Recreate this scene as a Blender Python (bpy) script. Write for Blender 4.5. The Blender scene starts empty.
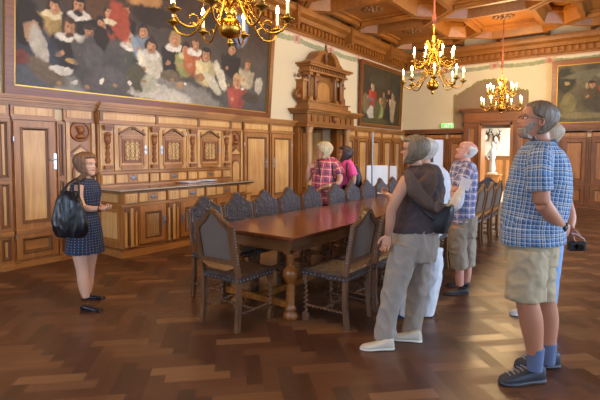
import bpy, bmesh, math, random
import numpy as np
from mathutils import Vector, Matrix, noise as mnoise
random.seed(7)
COL = bpy.context.scene.collection
R = math.radians
PI = math.pi

# ---------- camera model (also used to turn a point seen on a surface into metres) ----------
FPX = 455.0; CAMH = 1.56; PITCH = R(3.35); YAW = R(36.16); ROLL = R(0.3)
PPY = 151.2 + FPX*math.tan(PITCH)
FW = Vector((-math.sin(YAW)*math.cos(PITCH), math.cos(YAW)*math.cos(PITCH), -math.sin(PITCH)))
_r = Vector((math.cos(YAW), math.sin(YAW), 0)); _u = _r.cross(FW)
RT = _r*math.cos(ROLL)+_u*math.sin(ROLL); UP = _u*math.cos(ROLL)-_r*math.sin(ROLL)
HF = Vector((-math.sin(YAW), math.cos(YAW), 0))
EYE = Vector((0, 0, CAMH))
def ray(x, y): return FW + RT*((x-300)/FPX) + UP*((PPY-y)/FPX)
def on_x(x, y, X):
    r = ray(x, y); return EYE + r*(X/r.x)
def on_y(x, y, Y):
    r = ray(x, y); return EYE + r*(Y/r.y)
def on_z(x, y, Z=0.0):
    r = ray(x, y); return EYE + r*((Z-CAMH)/r.z)
def at_depth(x, y, d):
    r = ray(x, y); return EYE + r*(d/r.dot(HF))

cam = bpy.data.cameras.new('camera'); camo = bpy.data.objects.new('camera', cam); COL.objects.link(camo)
cam.sensor_width = 36; cam.lens = FPX/600*36; cam.clip_start = .05; cam.clip_end = 200
cam.shift_y = -(200-PPY)/600
M3 = Matrix((RT, UP, -FW)).transposed()
camo.matrix_world = Matrix.Translation(EYE) @ M3.to_4x4()
bpy.context.scene.camera = camo

# ---------- materials ----------
MATS = {}
def new_mat(name):
    m = bpy.data.materials.new(name); m.use_nodes = True
    MATS[name] = m
    nt = m.node_tree; b = nt.nodes['Principled BSDF']
    return m, nt, b
def rgb(c): return (c[0], c[1], c[2], 1)
def lin(h):
    """sRGB hex to linear"""
    v = [int(h[i:i+2], 16)/255 for i in (0, 2, 4)]
    return tuple(x/12.92 if x <= .04045 else ((x+.055)/1.055)**2.4 for x in v)
def simple(name, c, rough=.6, metal=0, spec=.5, emit=None, es=0, bump=0, bscale=60, var=0, vscale=8, sheen=0, trans=0):
    if name in MATS: return MATS[name]
    m, nt, b = new_mat(name)
    b.inputs['Base Color'].default_value = rgb(c); b.inputs['Roughness'].default_value = rough
    b.inputs['Metallic'].default_value = metal; b.inputs['Specular IOR Level'].default_value = spec
    if sheen: b.inputs['Sheen Weight'].default_value = sheen
    if trans: b.inputs['Transmission Weight'].default_value = trans
    if emit: b.inputs['Emission Color'].default_value = rgb(emit); b.inputs['Emission Strength'].default_value = es
    tc = nt.nodes.new('ShaderNodeTexCoord')
    n = nt.nodes.new('ShaderNodeTexNoise'); n.inputs['Scale'].default_value = vscale; n.inputs['Detail'].default_value = 5
    nt.links.new(tc.outputs['Object'], n.inputs['Vector'])
    mx = nt.nodes.new('ShaderNodeMix'); mx.data_type = 'RGBA'
    v = max(var, .04)
    mx.inputs[6].default_value = rgb([x*(1-v) for x in c]); mx.inputs[7].default_value = rgb([min(1, x*(1+v)) for x in c])
    nt.links.new(n.outputs['Fac'], mx.inputs[0]); nt.links.new(mx.outputs[2], b.inputs['Base Color'])
    if bump:
        n2 = nt.nodes.new('ShaderNodeTexNoise'); n2.inputs['Scale'].default_value = bscale; n2.inputs['Detail'].default_value = 3
        nt.links.new(tc.outputs['Object'], n2.inputs['Vector'])
        bp = nt.nodes.new('ShaderNodeBump'); bp.inputs['Strength'].default_value = bump; bp.inputs['Distance'].default_value = .01
        nt.links.new(n2.outputs['Fac'], bp.inputs['Height']); nt.links.new(bp.outputs['Normal'], b.inputs['Normal'])
    return m
def wood(name, c1, c2, axis='z', rough=.38, scale=1.0, coat=0):
    m, nt, b = new_mat(name)
    tc = nt.nodes.new('ShaderNodeTexCoord'); mp = nt.nodes.new('ShaderNodeMapping')
    s = {'x': (1.2, 16, 16), 'y': (16, 1.2, 16), 'z': (16, 16, 1.2)}[axis]
    mp.inputs['Scale'].default_value = tuple(q*scale for q in s)
    nt.links.new(tc.outputs['Object'], mp.inputs['Vector'])
    n = nt.nodes.new('ShaderNodeTexNoise'); n.inputs['Scale'].default_value = 1.3; n.inputs['Detail'].default_value = 7
    n.inputs['Distortion'].default_value = .9; nt.links.new(mp.outputs[0], n.inputs['Vector'])
    big = nt.nodes.new('ShaderNodeTexNoise'); big.inputs['Scale'].default_value = 1.7; nt.links.new(tc.outputs['Object'], big.inputs['Vector'])
    ad = nt.nodes.new('ShaderNodeMath'); ad.operation = 'MULTIPLY_ADD'; ad.inputs[1].default_value = .45; nt.links.new(big.outputs['Fac'], ad.inputs[0])
    ml = nt.nodes.new('ShaderNodeMath'); ml.operation = 'MULTIPLY'; ml.inputs[1].default_value = .6; nt.links.new(n.outputs['Fac'], ml.inputs[0]); nt.links.new(ml.outputs[0], ad.inputs[2])
    cr = nt.nodes.new('ShaderNodeValToRGB'); cr.color_ramp.elements[0].position = .36; cr.color_ramp.elements[1].position = .66
    cr.color_ramp.elements[0].color = rgb(c1); cr.color_ramp.elements[1].color = rgb(c2)
    nt.links.new(ad.outputs[0], cr.inputs[0]); nt.links.new(cr.outputs[0], b.inputs['Base Color'])
    b.inputs['Roughness'].default_value = rough
    if coat: b.inputs['Coat Weight'].default_value = coat; b.inputs['Coat Roughness'].default_value = .12
    bp = nt.nodes.new('ShaderNodeBump'); bp.inputs['Strength'].default_value = .12; bp.inputs['Distance'].default_value = .004
    nt.links.new(n.outputs['Fac'], bp.inputs['Height']); nt.links.new(bp.outputs['Normal'], b.inputs['Normal'])
    return m
def painted(name, attr='paint', rough=.6, bump=0):
    m, nt, b = new_mat(name)
    a = nt.nodes.new('ShaderNodeAttribute'); a.attribute_name = attr
    nt.links.new(a.outputs['Color'], b.inputs['Base Color']); b.inputs['Roughness'].default_value = rough
    if bump:
        tc = nt.nodes.new('ShaderNodeTexCoord'); n = nt.nodes.new('ShaderNodeTexNoise'); n.inputs['Scale'].default_value = 25
        nt.links.new(tc.outputs['Object'], n.inputs['Vector'])
        bp = nt.nodes.new('ShaderNodeBump'); bp.inputs['Strength'].default_value = bump; bp.inputs['Distance'].default_value = .01
        nt.links.new(n.outputs['Fac'], bp.inputs['Height']); nt.links.new(bp.outputs['Normal'], b.inputs['Normal'])
    return m

W_PANEL = wood('light_panel_wood', lin('b98346'), lin('dcb070'), 'z', .36)
W_MID = wood('mid_oak_vertical', lin('8e5a2a'), lin('b47c42'), 'z', .36)
W_MIDH = wood('mid_oak_horizontal', lin('8e5a2a'), lin('b88046'), 'y', .36)
W_MIDX = wood('mid_oak_crosswise', lin('8e5a2a'), lin('b47c42'), 'x', .36)
W_DARK = wood('dark_oak', lin('66401e'), lin('88592c'), 'z', .4)
W_CARVE = wood('carved_oak', lin('744220'), lin('a0622d'), 'z', .42, 2)
W_INLAY = wood('inlay_wood', lin('b58a4e'), lin('e3bd7c'), 'z', .4, 2)
W_CEIL = wood('ceiling_wood', lin('7c4814'), lin('a5661e'), 'x', .45)
W_CEILD = wood('ceiling_wood_lengthwise', lin('744312'), lin('9e601e'), 'y', .45)
W_TABLE = wood('table_top_wood', lin('542a1a'), lin('854a2a'), 'y', .2, 1, .3)
W_TLEG = wood('turned_leg_wood', lin('6e3c14'), lin('a96a28'), 'z', .25, 1, .3)
W_CHAIR = wood('chair_wood', lin('4e3320'), lin('7c5535'), 'z', .38)
W_CHAIRL = wood('chair_pale_wood', lin('8a5a2e'), lin('bd8950'), 'x', .42)
IRON = simple('pale_steel', lin('b4bcc4'), .3, .9)
BLACK_IRON = simple('grey_pull', lin('8d949c'), .35, .8)
BRASS = simple('polished_brass', lin('c4923a'), .26, 1.0)
BRASSD = simple('aged_brass', lin('a8863c'), .3, 1.0)
WAX = simple('candle_wax', lin('f7e3b0'), .5, emit=lin('ffcf80'), es=.6)
FLAME = simple('bulb_flame', (1, .8, .5), .3, emit=(1, .70, .34), es=42)
PLASTER = simple('cream_plaster', lin('dacba8'), .85, bump=.05, bscale=30, var=.03, vscale=2)

# ---------- objects ----------
def link(name, me, mats=None, parent=None, kind=None):
    o = bpy.data.objects.new(name, me); COL.objects.link(o)
    for m in (mats or []): me.materials.append(m)
    if parent: o.parent = parent
    if kind: o['kind'] = kind
    return o
def tag(o, label=None, cat=None, group=None, kind=None):
    if label: o['label'] = label
    if cat: o['category'] = cat
    if group: o['group'] = group
    if kind: o['kind'] = kind
    return o
def empty(name, loc, rz=0):
    o = bpy.data.objects.new(name, None); COL.objects.link(o); o.location = loc; o.rotation_euler = (0, 0, rz)
    o.empty_display_size = .1
    return o
def wmat(o):
    b = Matrix.Translation(o.location) @ o.rotation_euler.to_matrix().to_4x4()
    return wmat(o.parent) @ o.matrix_parent_inverse @ b if o.parent else b
def under(o, root):
    o.parent = root; o.matrix_parent_inverse = wmat(root).inverted(); return o
def copy_tree(o, parent=None):
    c = o.copy(); COL.objects.link(c)
    if parent: c.parent = parent
    for ch in list(o.children): copy_tree(ch, c)
    return c

LAST = [None]
class MB:
    """mesh collector: several shapes into one part"""
    def __init__(s): s.v = []; s.f = []; s.m = []; s.sm = []
    def add(s, vs, fs, mi=0, smooth=False):
        b = len(s.v); s.v += [tuple(p) for p in vs]
        for f in fs: s.f.append([b+i for i in f]); s.m.append(mi); s.sm.append(smooth)
        return s
    def box(s, x0, x1, y0, y1, z0, z1, mi=0):
        if x0 > x1: x0, x1 = x1, x0
        if y0 > y1: y0, y1 = y1, y0
        if z0 > z1: z0, z1 = z1, z0
        vs = [(x, y, z) for z in (z0, z1) for y in (y0, y1) for x in (x0, x1)]
        return s.add(vs, [(0, 2, 3, 1), (4, 5, 7, 6), (0, 1, 5, 4), (2, 6, 7, 3), (0, 4, 6, 2), (1, 3, 7, 5)], mi)
    def bbox(s, x0, x1, y0, y1, z0, z1, b=.004, mi=0):
        """box with bevelled edges"""
        bm = bmesh.new(); bmesh.ops.create_cube(bm, size=1)
        for v in bm.verts: v.co = Vector(((x0+x1)/2+v.co.x*abs(x1-x0), (y0+y1)/2+v.co.y*abs(y1-y0), (z0+z1)/2+v.co.z*abs(z1-z0)))
        bmesh.ops.bevel(bm, geom=bm.edges[:], offset=b, segments=1, affect='EDGES')
        return s.bm(bm, mi)
    def bm(s, bm, mi=0, smooth=False):
        bm.verts.index_update()
        s.add([v.co[:] for v in bm.verts], [[v.index for v in f.verts] for f in bm.faces], mi, smooth); bm.free(); return s
    def loft(s, rings, mi=0, smooth=True, cap=True, close=True):
        n = len(rings[0]); vs = [p for r in rings for p in r]; fs = []
        for i in range(len(rings)-1):
            for j in range(n if close else n-1):
                k = (j+1) % n; fs.append((i*n+j, i*n+k, (i+1)*n+k, (i+1)*n+j))
        s.add(vs, fs, mi, smooth)
        if cap and close:
            s.add(rings[0], [list(range(n))[::-1]], mi, False); s.add(rings[-1], [list(range(n))], mi, False)
        return s
    def tube(s, pts, rs, n=10, mi=0, smooth=True, cap=True):
        pts = [Vector(p) for p in pts]
        if not hasattr(rs, '__len__'): rs = [rs]*len(pts)
        rings = []; ref = None
        for i, p in enumerate(pts):
            t = (pts[min(i+1, len(pts)-1)]-pts[max(i-1, 0)]).normalized()
            if ref is None: ref = t.orthogonal().normalized()
            a = (ref - t*ref.dot(t)).normalized(); ref = a; b = t.cross(a)
            rings.append([p+(a*math.cos(2*PI*j/n)+b*math.sin(2*PI*j/n))*rs[i] for j in range(n)])
        return s.loft(rings, mi, smooth, cap)
    def lathe(s, prof, c=(0, 0, 0), n=16, mi=0, smooth=True):
        rings = [[(c[0]+r*math.cos(2*PI*j/n), c[1]+r*math.sin(2*PI*j/n), c[2]+z) for j in range(n)] for r, z in prof]
        return s.loft(rings, mi, smooth)
    def prism(s, poly, d0, d1, plane='x', mi=0):
        """poly of 2-D points extruded from d0 to d1; plane 'x': (y,z) points, 'y': (x,z), 'z': (x,y)"""
        def P(a, b, d): return {'x': (d, a, b), 'y': (a, d, b), 'z': (a, b, d)}[plane]
        n = len(poly); vs = [P(a, b, d0) for a, b in poly]+[P(a, b, d1) for a, b in poly]
        fs = [list(range(n)), list(range(n, 2*n))[::-1]]+[(j, j+n, (j+1) % n+n, (j+1) % n) for j in range(n)]
        return s.add(vs, fs, mi)
    def sphere(s, c, r, n=12, mi=0, sc=(1, 1, 1)):
        rings = []
        for i in range(n//2+1):
            a = PI*i/(n//2); rr = max(math.sin(a), .02)*r
            rings.append([(c[0]+rr*sc[0]*math.cos(2*PI*j/n), c[1]+rr*sc[1]*math.sin(2*PI*j/n), c[2]-math.cos(a)*r*sc[2]) for j in range(n)])
        return s.loft(rings, mi, True)
    def build(s, name, mats, parent=None, kind=None, recalc=True):
        if not isinstance(mats, (list, tuple)): mats = [mats]
        me = bpy.data.meshes.new(name); me.from_pydata(s.v, [], s.f)
        me.polygons.foreach_set('material_index', s.m); me.polygons.foreach_set('use_smooth', s.sm)
        if recalc:
            bm = bmesh.new(); bm.from_mesh(me); bmesh.ops.recalc_face_normals(bm, faces=bm.faces); bm.to_mesh(me); bm.free()
        me.update()
        LAST[0] = link(name, me, mats, parent, kind); return LAST[0]

def paint_grid(name, corner, U, V, nu, nv, fn, mat, parent=None, thick=.02, kind=None):
    """a thin slab whose front is a grid coloured by fn(u[nv,nu], v[nv,nu]) -> rgb (linear) at the vertices"""
    corner, U, V = Vector(corner), Vector(U), Vector(V); N = U.cross(V).normalized()
    us = np.linspace(0, 1, nu); vs = np.linspace(0, 1, nv); uu, vv = np.meshgrid(us, vs)
    c = fn(uu, vv).reshape(-1, 3)
    co = np.array(corner)[None]+uu.reshape(-1, 1)*np.array(U)+vv.reshape(-1, 1)*np.array(V)
    back = [corner-N*thick, corner+U-N*thick, corner+U+V-N*thick, corner+V-N*thick]
    allv = np.vstack([co, np.array([list(b) for b in back])])
    nb = nu*nv
    fs = [(j*nu+i, j*nu+i+1, (j+1)*nu+i+1, (j+1)*nu+i) for j in range(nv-1) for i in range(nu-1)]
    c4 = [0, nu-1, nb-1, nb-nu]
    fs += [(nb+3, nb+2, nb+1, nb)]+[(c4[k], nb+k, nb+(k+1) % 4, c4[(k+1) % 4]) for k in range(4)]
    me = bpy.data.meshes.new(name); me.from_pydata(allv.tolist(), [], fs)
    a = me.color_attributes.new('paint', 'FLOAT_COLOR', 'POINT')
    col = np.ones((len(allv), 4)); col[:nb, :3] = c; col[nb:, :3] = c.mean(0)
    a.data.foreach_set('color', col.ravel())
    return link(name, me, [mat], parent, kind)
def fbm(u, v, s, seed=0, o=4):
    """cheap value noise in numpy"""
    rs = np.random.RandomState(seed); out = 0; amp = 1; tot = 0
    for k in range(o):
        g = rs.rand(64, 64); x = u*s*(2**k); y = v*s*(2**k)
        xi = np.floor(x).astype(int); yi = np.floor(y).astype(int); fx = x-xi; fy = y-yi
        fx = fx*fx*(3-2*fx); fy = fy*fy*(3-2*fy)
        G = lambda a, b: g[a % 64, b % 64]
        out = out+amp*((G(xi, yi)*(1-fx)+G(xi+1, yi)*fx)*(1-fy)+(G(xi, yi+1)*(1-fx)+G(xi+1, yi+1)*fx)*fy); tot += amp; amp *= .55
    return out/tot
XL = -6.55; YB = 15.0; XR = 4.6; YF = -3.2; ZC = 5.0
# ----- floor: herringbone parquet, one mesh, one colour value per stave -----
def make_floor():
    L, Wd = .44, .11
    vs, fs, cols, uvs = [], [], [], []
    c45 = math.cos(PI/4)
    rnd = random.Random(3)
    def rot(x, y): return (x*c45+y*c45, y*c45-x*c45)
    x0, x1, y0, y1 = XL-.02, XR, YF, YB+.1
    cnt = 0
    for i in range(-110, 110):
        for k in range(-32, 14):
            for hv in (0, 1):
                # herringbone lattice
                ox = i*Wd + k*2*L*0; 
                bx = i*Wd+ k*L; by = i*Wd - k*L
                if hv == 0: r = (bx, by, bx+L, by+Wd)
                else: r = (bx-Wd+Wd, by+Wd, bx+Wd, by+Wd+L)
                q = [rot(r[0], r[1]), rot(r[2], r[1]), rot(r[2], r[3]), rot(r[0], r[3])]
                cx = sum(p[0] for p in q)/4; cy = sum(p[1] for p in q)/4
                if cx < x0-.3 or cx > x1+.3 or cy < y0-.3 or cy > y1+.3: continue
                b = len(vs); vs += [(p[0], p[1], 0) for p in q]; fs.append((b, b+1, b+2, b+3))
                tone = rnd.random(); cols.append((tone, rnd.random(), hv)); 
                off = rnd.random()*50
                if hv == 0: uvs.append([(off, off), (off+L, off), (off+L, off+Wd), (off, off+Wd)])
                else: uvs.append([(off, off+Wd), (off, off), (off+L, off), (off+L, off+Wd)])
                cnt += 1
    me = bpy.data.meshes.new('floor'); me.from_pydata(vs, [], fs)
    ca = me.color_attributes.new('tone', 'FLOAT_COLOR', 'CORNER'); uv = me.uv_layers.new(name='grain')
    ca.data.foreach_set('color', [x for c in cols for _ in range(4) for x in (c[0], c[1], c[2], 1)])
    uv.data.foreach_set('uv', [x for u in uvs for p in u for x in p])
    bm = bmesh.new(); bm.from_mesh(me)
    for co, no in (((x0, 0, 0), (-1, 0, 0)), ((x1, 0, 0), (1, 0, 0)), ((0, y0, 0), (0, -1, 0)), ((0, y1, 0), (0, 1, 0))):
        bmesh.ops.bisect_plane(bm, geom=bm.verts[:]+bm.edges[:]+bm.faces[:], plane_co=co, plane_no=no, clear_outer=True)
    bm.to_mesh(me); bm.free()
    m, nt, b = new_mat('herringbone_parquet')
    at = nt.nodes.new('ShaderNodeAttribute'); at.attribute_name = 'tone'
    sep = nt.nodes.new('ShaderNodeSeparateColor'); nt.links.new(at.outputs['Color'], sep.inputs[0])
    uvn = nt.nodes.new('ShaderNodeUVMap'); uvn.uv_map = 'grain'
    mp = nt.nodes.new('ShaderNodeMapping'); mp.inputs['Scale'].default_value = (3, 60, 1); nt.links.new(uvn.outputs[0], mp.inputs[0])
    n1 = nt.nodes.new('ShaderNodeTexNoise'); n1.inputs['Scale'].default_value = 1; n1.inputs['Detail'].default_value = 5; nt.links.new(mp.outputs[0], n1.inputs[0])
    cr = nt.nodes.new('ShaderNodeValToRGB'); e = cr.color_ramp.elements
    e[0].position = 0; e[0].color = rgb(lin('40291c')); e[1].position = 1; e[1].color = rgb(lin('7e5938'))
    q = e.new(.3); q.color = rgb(lin('4e301f')); q = e.new(.7); q.color = rgb(lin('603d27'))
    ad = nt.nodes.new('ShaderNodeMath'); ad.operation = 'MULTIPLY_ADD'; ad.inputs[1].default_value = .5
    sb = nt.nodes.new('ShaderNodeMath'); sb.operation = 'SUBTRACT'; sb.inputs[1].default_value = .25; 
    hvn = nt.nodes.new('ShaderNodeMath'); hvn.operation = 'MULTIPLY_ADD'; hvn.inputs[1].default_value = .38; nt.links.new(sep.outputs[2], hvn.inputs[0]); tn = nt.nodes.new('ShaderNodeMath'); tn.operation = 'MULTIPLY'; tn.inputs[1].default_value = .62; nt.links.new(sep.outputs[0], tn.inputs[0]); nt.links.new(tn.outputs[0], hvn.inputs[2])  # one stave direction lightened: directional sheen put into the colour, over random tone
    nt.links.new(n1.outputs['Fac'], ad.inputs[0]); nt.links.new(hvn.outputs[0], sb.inputs[0]); nt.links.new(sb.outputs[0], ad.inputs[2])
    nt.links.new(ad.outputs[0], cr.inputs[0]); nt.links.new(cr.outputs[0], b.inputs['Base Color'])
    # old polish: each stave a little different in gloss
    ro = nt.nodes.new('ShaderNodeMapRange'); ro.inputs[3].default_value = .27; ro.inputs[4].default_value = .42
    nt.links.new(sep.outputs[1], ro.inputs[0]); nt.links.new(ro.outputs[0], b.inputs['Roughness'])
    tc = nt.nodes.new('ShaderNodeTexCoord'); n2 = nt.nodes.new('ShaderNodeTexNoise'); n2.inputs['Scale'].default_value = 3
    nt.links.new(tc.outputs['Object'], n2.inputs[0])
    bp = nt.nodes.new('ShaderNodeBump'); bp.inputs['Strength'].default_value = .25; bp.inputs['Distance'].default_value = .02
    nt.links.new(n2.outputs['Fac'], bp.inputs['Height']); nt.links.new(bp.outputs['Normal'], b.inputs['Normal'])
    b.inputs['Specular IOR Level'].default_value = .6
    o = link('floor', me, [m], None, 'structure'); return o
make_floor()

# ----- plaster walls -----
def struct(mb, name, mats, parent=None): return mb.build(name, mats, parent, None if parent else 'structure')
PY0, PY1 = 9.15, 10.35    # portal doorway opening in the left wall
mb = MB(); mb.box(XL-.3, XL, YF, PY0, 0, ZC+.3); mb.box(XL-.3, XL, PY1, YB+.3, 0, ZC+.3); mb.box(XL-.3, XL, PY0, PY1, 2.2, ZC+.3)
struct(mb, 'wall_left', PLASTER)
BX0, BX1, BZ = -3.90, -2.95, 2.42   # doorway in the back wall
mb = MB(); mb.box(XL, BX0, YB, YB+.3, 0, ZC+.3); mb.box(BX1, XR, YB, YB+.3, 0, ZC+.3); mb.box(BX0, BX1, YB, YB+.3, BZ, ZC+.3)
struct(mb, 'wall_back', PLASTER)
# right wall with tall windows, front wall with windows
WINR = [(-2.2, -.6), (.4, 2.0), (3.0, 4.6), (5.6, 7.2), (8.2, 9.8), (10.8, 12.4)]
WZ0, WZ1 = .9, 4.1
mb = MB(); yy = YF
for a, b in WINR: mb.box(XR, XR+.4, yy, a, 0, ZC+.3); mb.box(XR, XR+.4, a, b, 0, WZ0); mb.box(XR, XR+.4, a, b, WZ1, ZC+.3); yy = b
mb.box(XR, XR+.4, yy, YB+.3, 0, ZC+.3); struct(mb, 'wall_right', PLASTER)
WINF = [(-5.6, -4.0), (-2.8, -1.2), (.2, 1.8)]
mb = MB(); xx = XL-.3
for a, b in WINF: mb.box(xx, a, YF-.4, YF, 0, ZC+.3); mb.box(a, b, YF-.4, YF, 0, WZ0); mb.box(a, b, YF-.4, YF, WZ1, ZC+.3); xx = b
mb.box(xx, XR+.4, YF-.4, YF, 0, ZC+.3); struct(mb, 'wall_front', PLASTER)
FRAME_P = simple('white_window_paint', lin('e8e4da'), .5)
for k, (a, b) in enumerate(WINR):
    mb = MB()
    for z in (WZ0, 2.9, WZ1-.07): mb.box(XR+.12, XR+.2, a, b, z, z+.07)
    for y in (a, (a+b)/2-.035, b-.07): mb.box(XR+.12, XR+.2, y, y+.07, WZ0, WZ1)
    struct(mb, 'window_%d' % (k+1), FRAME_P)
for k, (a, b) in enumerate(WINF):
    mb = MB()
    for z in (WZ0, 2.9, WZ1-.07): mb.box(a, b, YF-.2, YF-.12, z, z+.07)
    for x in (a, (a+b)/2-.035, b-.07): mb.box(x, x+.07, YF-.2, YF-.12, WZ0, WZ1)
    struct(mb, 'window_%d' % (k+7), FRAME_P)

# ----- coffered ceiling: square panels with rosettes, long hexagon coffers along their sides -----
P_ = 2.43; RX0, RY0 = -2.77, 2.74
def make_ceiling():
    mb = MB(); mb.box(XL-.3, XR+.4, YF-.4, YB+.3, ZC+.22, ZC+.3)
    def ring(poly_o, poly_i, z0, z1, mi):
        n = len(poly_o)
        mb.add([(x, y, z0) for x, y in poly_o]+[(x, y, z0) for x, y in poly_i]+[(x, y, z1) for x, y in poly_o]+[(x, y, z1) for x, y in poly_i],
               [(j, (j+1) % n, (j+1) % n+n, j+n) for j in range(n)]+[(j, j+2*n, (j+1) % n+2*n, (j+1) % n) for j in range(n)]+[(j+n, (j+1) % n+n, (j+1) % n+3*n, j+3*n) for j in range(n)], mi)
    def hexa(cx, cy, L, W, ax):
        h = [(-L, 0), (-L+W, W), (L-W, W), (L, 0), (L-W, -W), (-L+W, -W)]
        return [(cx+a, cy+b) if ax == 'x' else (cx+b, cy+a) for a, b in h]
    L, W = P_/2, .5
    for i in range(-2, 4):
        for j in range(-3, 6):
            cx, cy = RX0+i*P_, RY0+j*P_
            for (hx, hy, ax) in ((cx, cy+P_/2, 'x'), (cx+P_/2, cy, 'y')):
                if hx > XR-.2 or hy > YB-.3 or hy < YF+.4 or hx < XL+.05: continue
                o = hexa(hx, hy, L-.02, W, ax); q = hexa(hx, hy, L-.16, W-.11, ax); q2 = hexa(hx, hy, L-.3, W-.2, ax); q3 = hexa(hx, hy, L-.42, W-.28, ax)
                ring(o, q, ZC-.16, ZC+.2, 1 if ax == 'y' else 0)
                n = 6    # sloping coffer walls and stepped field
                mb.add([(x, y, ZC-.16) for x, y in q]+[(x, y, ZC+.1) for x, y in q2], [(k, (k+1) % n, (k+1) % n+n, k+n) for k in range(n)], 0 if ax == 'y' else 1)
                ring(q2, q3, ZC+.1, ZC+.2, 0)
            # square field carrying the rosette
            if cx < XR and cy > YF:
                s = P_/2-W; c = .0
                mb.prism([(cx-s, cy-s), (cx+s, cy-s), (cx+s, cy+s), (cx-s, cy+s)], ZC-.02, ZC+.2, 'z', (i+j) % 2)
                s2 = s-.09
                ring([(cx-s, cy-s), (cx+s, cy-s), (cx+s, cy+s), (cx-s, cy+s)], [(cx-s2, cy-s2), (cx+s2, cy-s2), (cx+s2, cy+s2), (cx-s2, cy+s2)], ZC-.07, ZC, 1)
    bm_ = mb.build('ceiling', [W_CEIL, W_CEILD], None, 'structure')
    for i in range(-1, 3):
        for j in range(-1, 6):
            cx, cy = RX0+i*P_, RY0+j*P_
            if cy > YB-.4: continue
            r = MB(); 
            for k in range(10):
                a = 2*PI*k/10; r.sphere((cx+.2*math.cos(a), cy+.2*math.sin(a), ZC-.03), .055, 8, 0, (1.2, 1.2, .5))
            for k in range(6):
                a = 2*PI*k/6; r.sphere((cx+.1*math.cos(a), cy+.1*math.sin(a), ZC-.04), .05, 8, 0, (1, 1, .6))
            r.sphere((cx, cy, ZC-.05), .05, 8)
            r.build('rosette', W_DARK, bm_)
make_ceiling()

# ----- wooden cornice with dentils under the ceiling -----
def cornice(name, side):
    mb = MB()
    prof = [(0, 4.34), (.05, 4.34), (.06, 4.38), (.1, 4.40), (.1, 4.55), (.2, 4.57), (.24, 4.66), (.34, 4.72), (.36, 4.80), (.36, 4.86), (.0, 4.86)]
    if side == 'l':
        mb.prism([(XL+d, z) for d, z in prof], YF, YB, 'y')
        y = YF+.1
        while y < YB-.15: mb.box(XL+.1, XL+.16, y, y+.09, 4.41, 4.55); y += .17
        y = 3.5
        while y < YB: mb.box(XL+.05, XL+.4, y-.05, y+.05, 4.42, 4.9); y += P_
    elif side == 'b':
        mb.prism([(YB-d, z) for d, z in prof], XL, XR, 'x')
        x = XL+.2
        while x < XR-.1: mb.box(x, x+.09, YB-.16, YB-.1, 4.41, 4.55, 1); x += .17
    elif side == 'r': mb.prism([(XR-d, z) for d, z in prof], YF, YB, 'y')
    else: mb.prism([(YF+d, z) for d, z in prof], XL, XR, 'x')
    mb.build(name, [W_CEILD, W_CEIL], None, 'structure')
for k, s in enumerate('lbrf'): cornice('trim_%d' % (k+1), s)

# ----- painted garland frieze below the cornice -----
CREAM = np.array(lin('dacba8')); GREEN = np.array(lin('838a62')); GREEN2 = np.array(lin('b3b08c')); RED = np.array(lin('b5735c')); ROSE = np.array(lin('c99a82'))
def frieze_fn(length, drop=.24):
    def fn(u, v):
        s = u*length; z = v*drop    # z up from the bottom of the strip
        c = np.ones(u.shape+(3,))*CREAM
        ph = (s % 1.5)/1.5
        mid = .11-.055*np.sin(ph*PI)
        n = fbm(s, z, 14, 1)
        m = np.abs(z-mid) < (.038+.045*n)
        g = n[..., None]*GREEN+(1-n[..., None])*GREEN2
        c = np.where(m[..., None], g, c)
        d = np.minimum(ph, 1-ph)*1.5
        m = (d < .13+.1*(n-.5)) & (np.abs(z-.1) < .095+.06*(n-.5)) & (fbm(s, z, 30, 4) > .42)
        c = np.where(m[..., None], ROSE, c)
        m = (d < .05) & (np.abs(z-.11) < .05); c = np.where(m[..., None], RED, c)
        m = np.abs(z-.205) < .008; c = np.where(m[..., None], RED, c)
        m = z > .226; c = np.where(m[..., None], RED, c)
        return c
    return fn
FRZ = painted('painted_garland', rough=.85)
paint_grid('trim_5', (XL+.004, YF, 4.11), (0, YB-YF, 0), (0, 0, .24), 1400, 22, frieze_fn(YB-YF), FRZ, None, .006, 'structure')
paint_grid('trim_6', (XL, YB-.004, 4.11), (XR-XL, 0, 0), (0, 0, .24), 900, 22, frieze_fn(XR-XL), FRZ, None, .006, 'structure')

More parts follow.
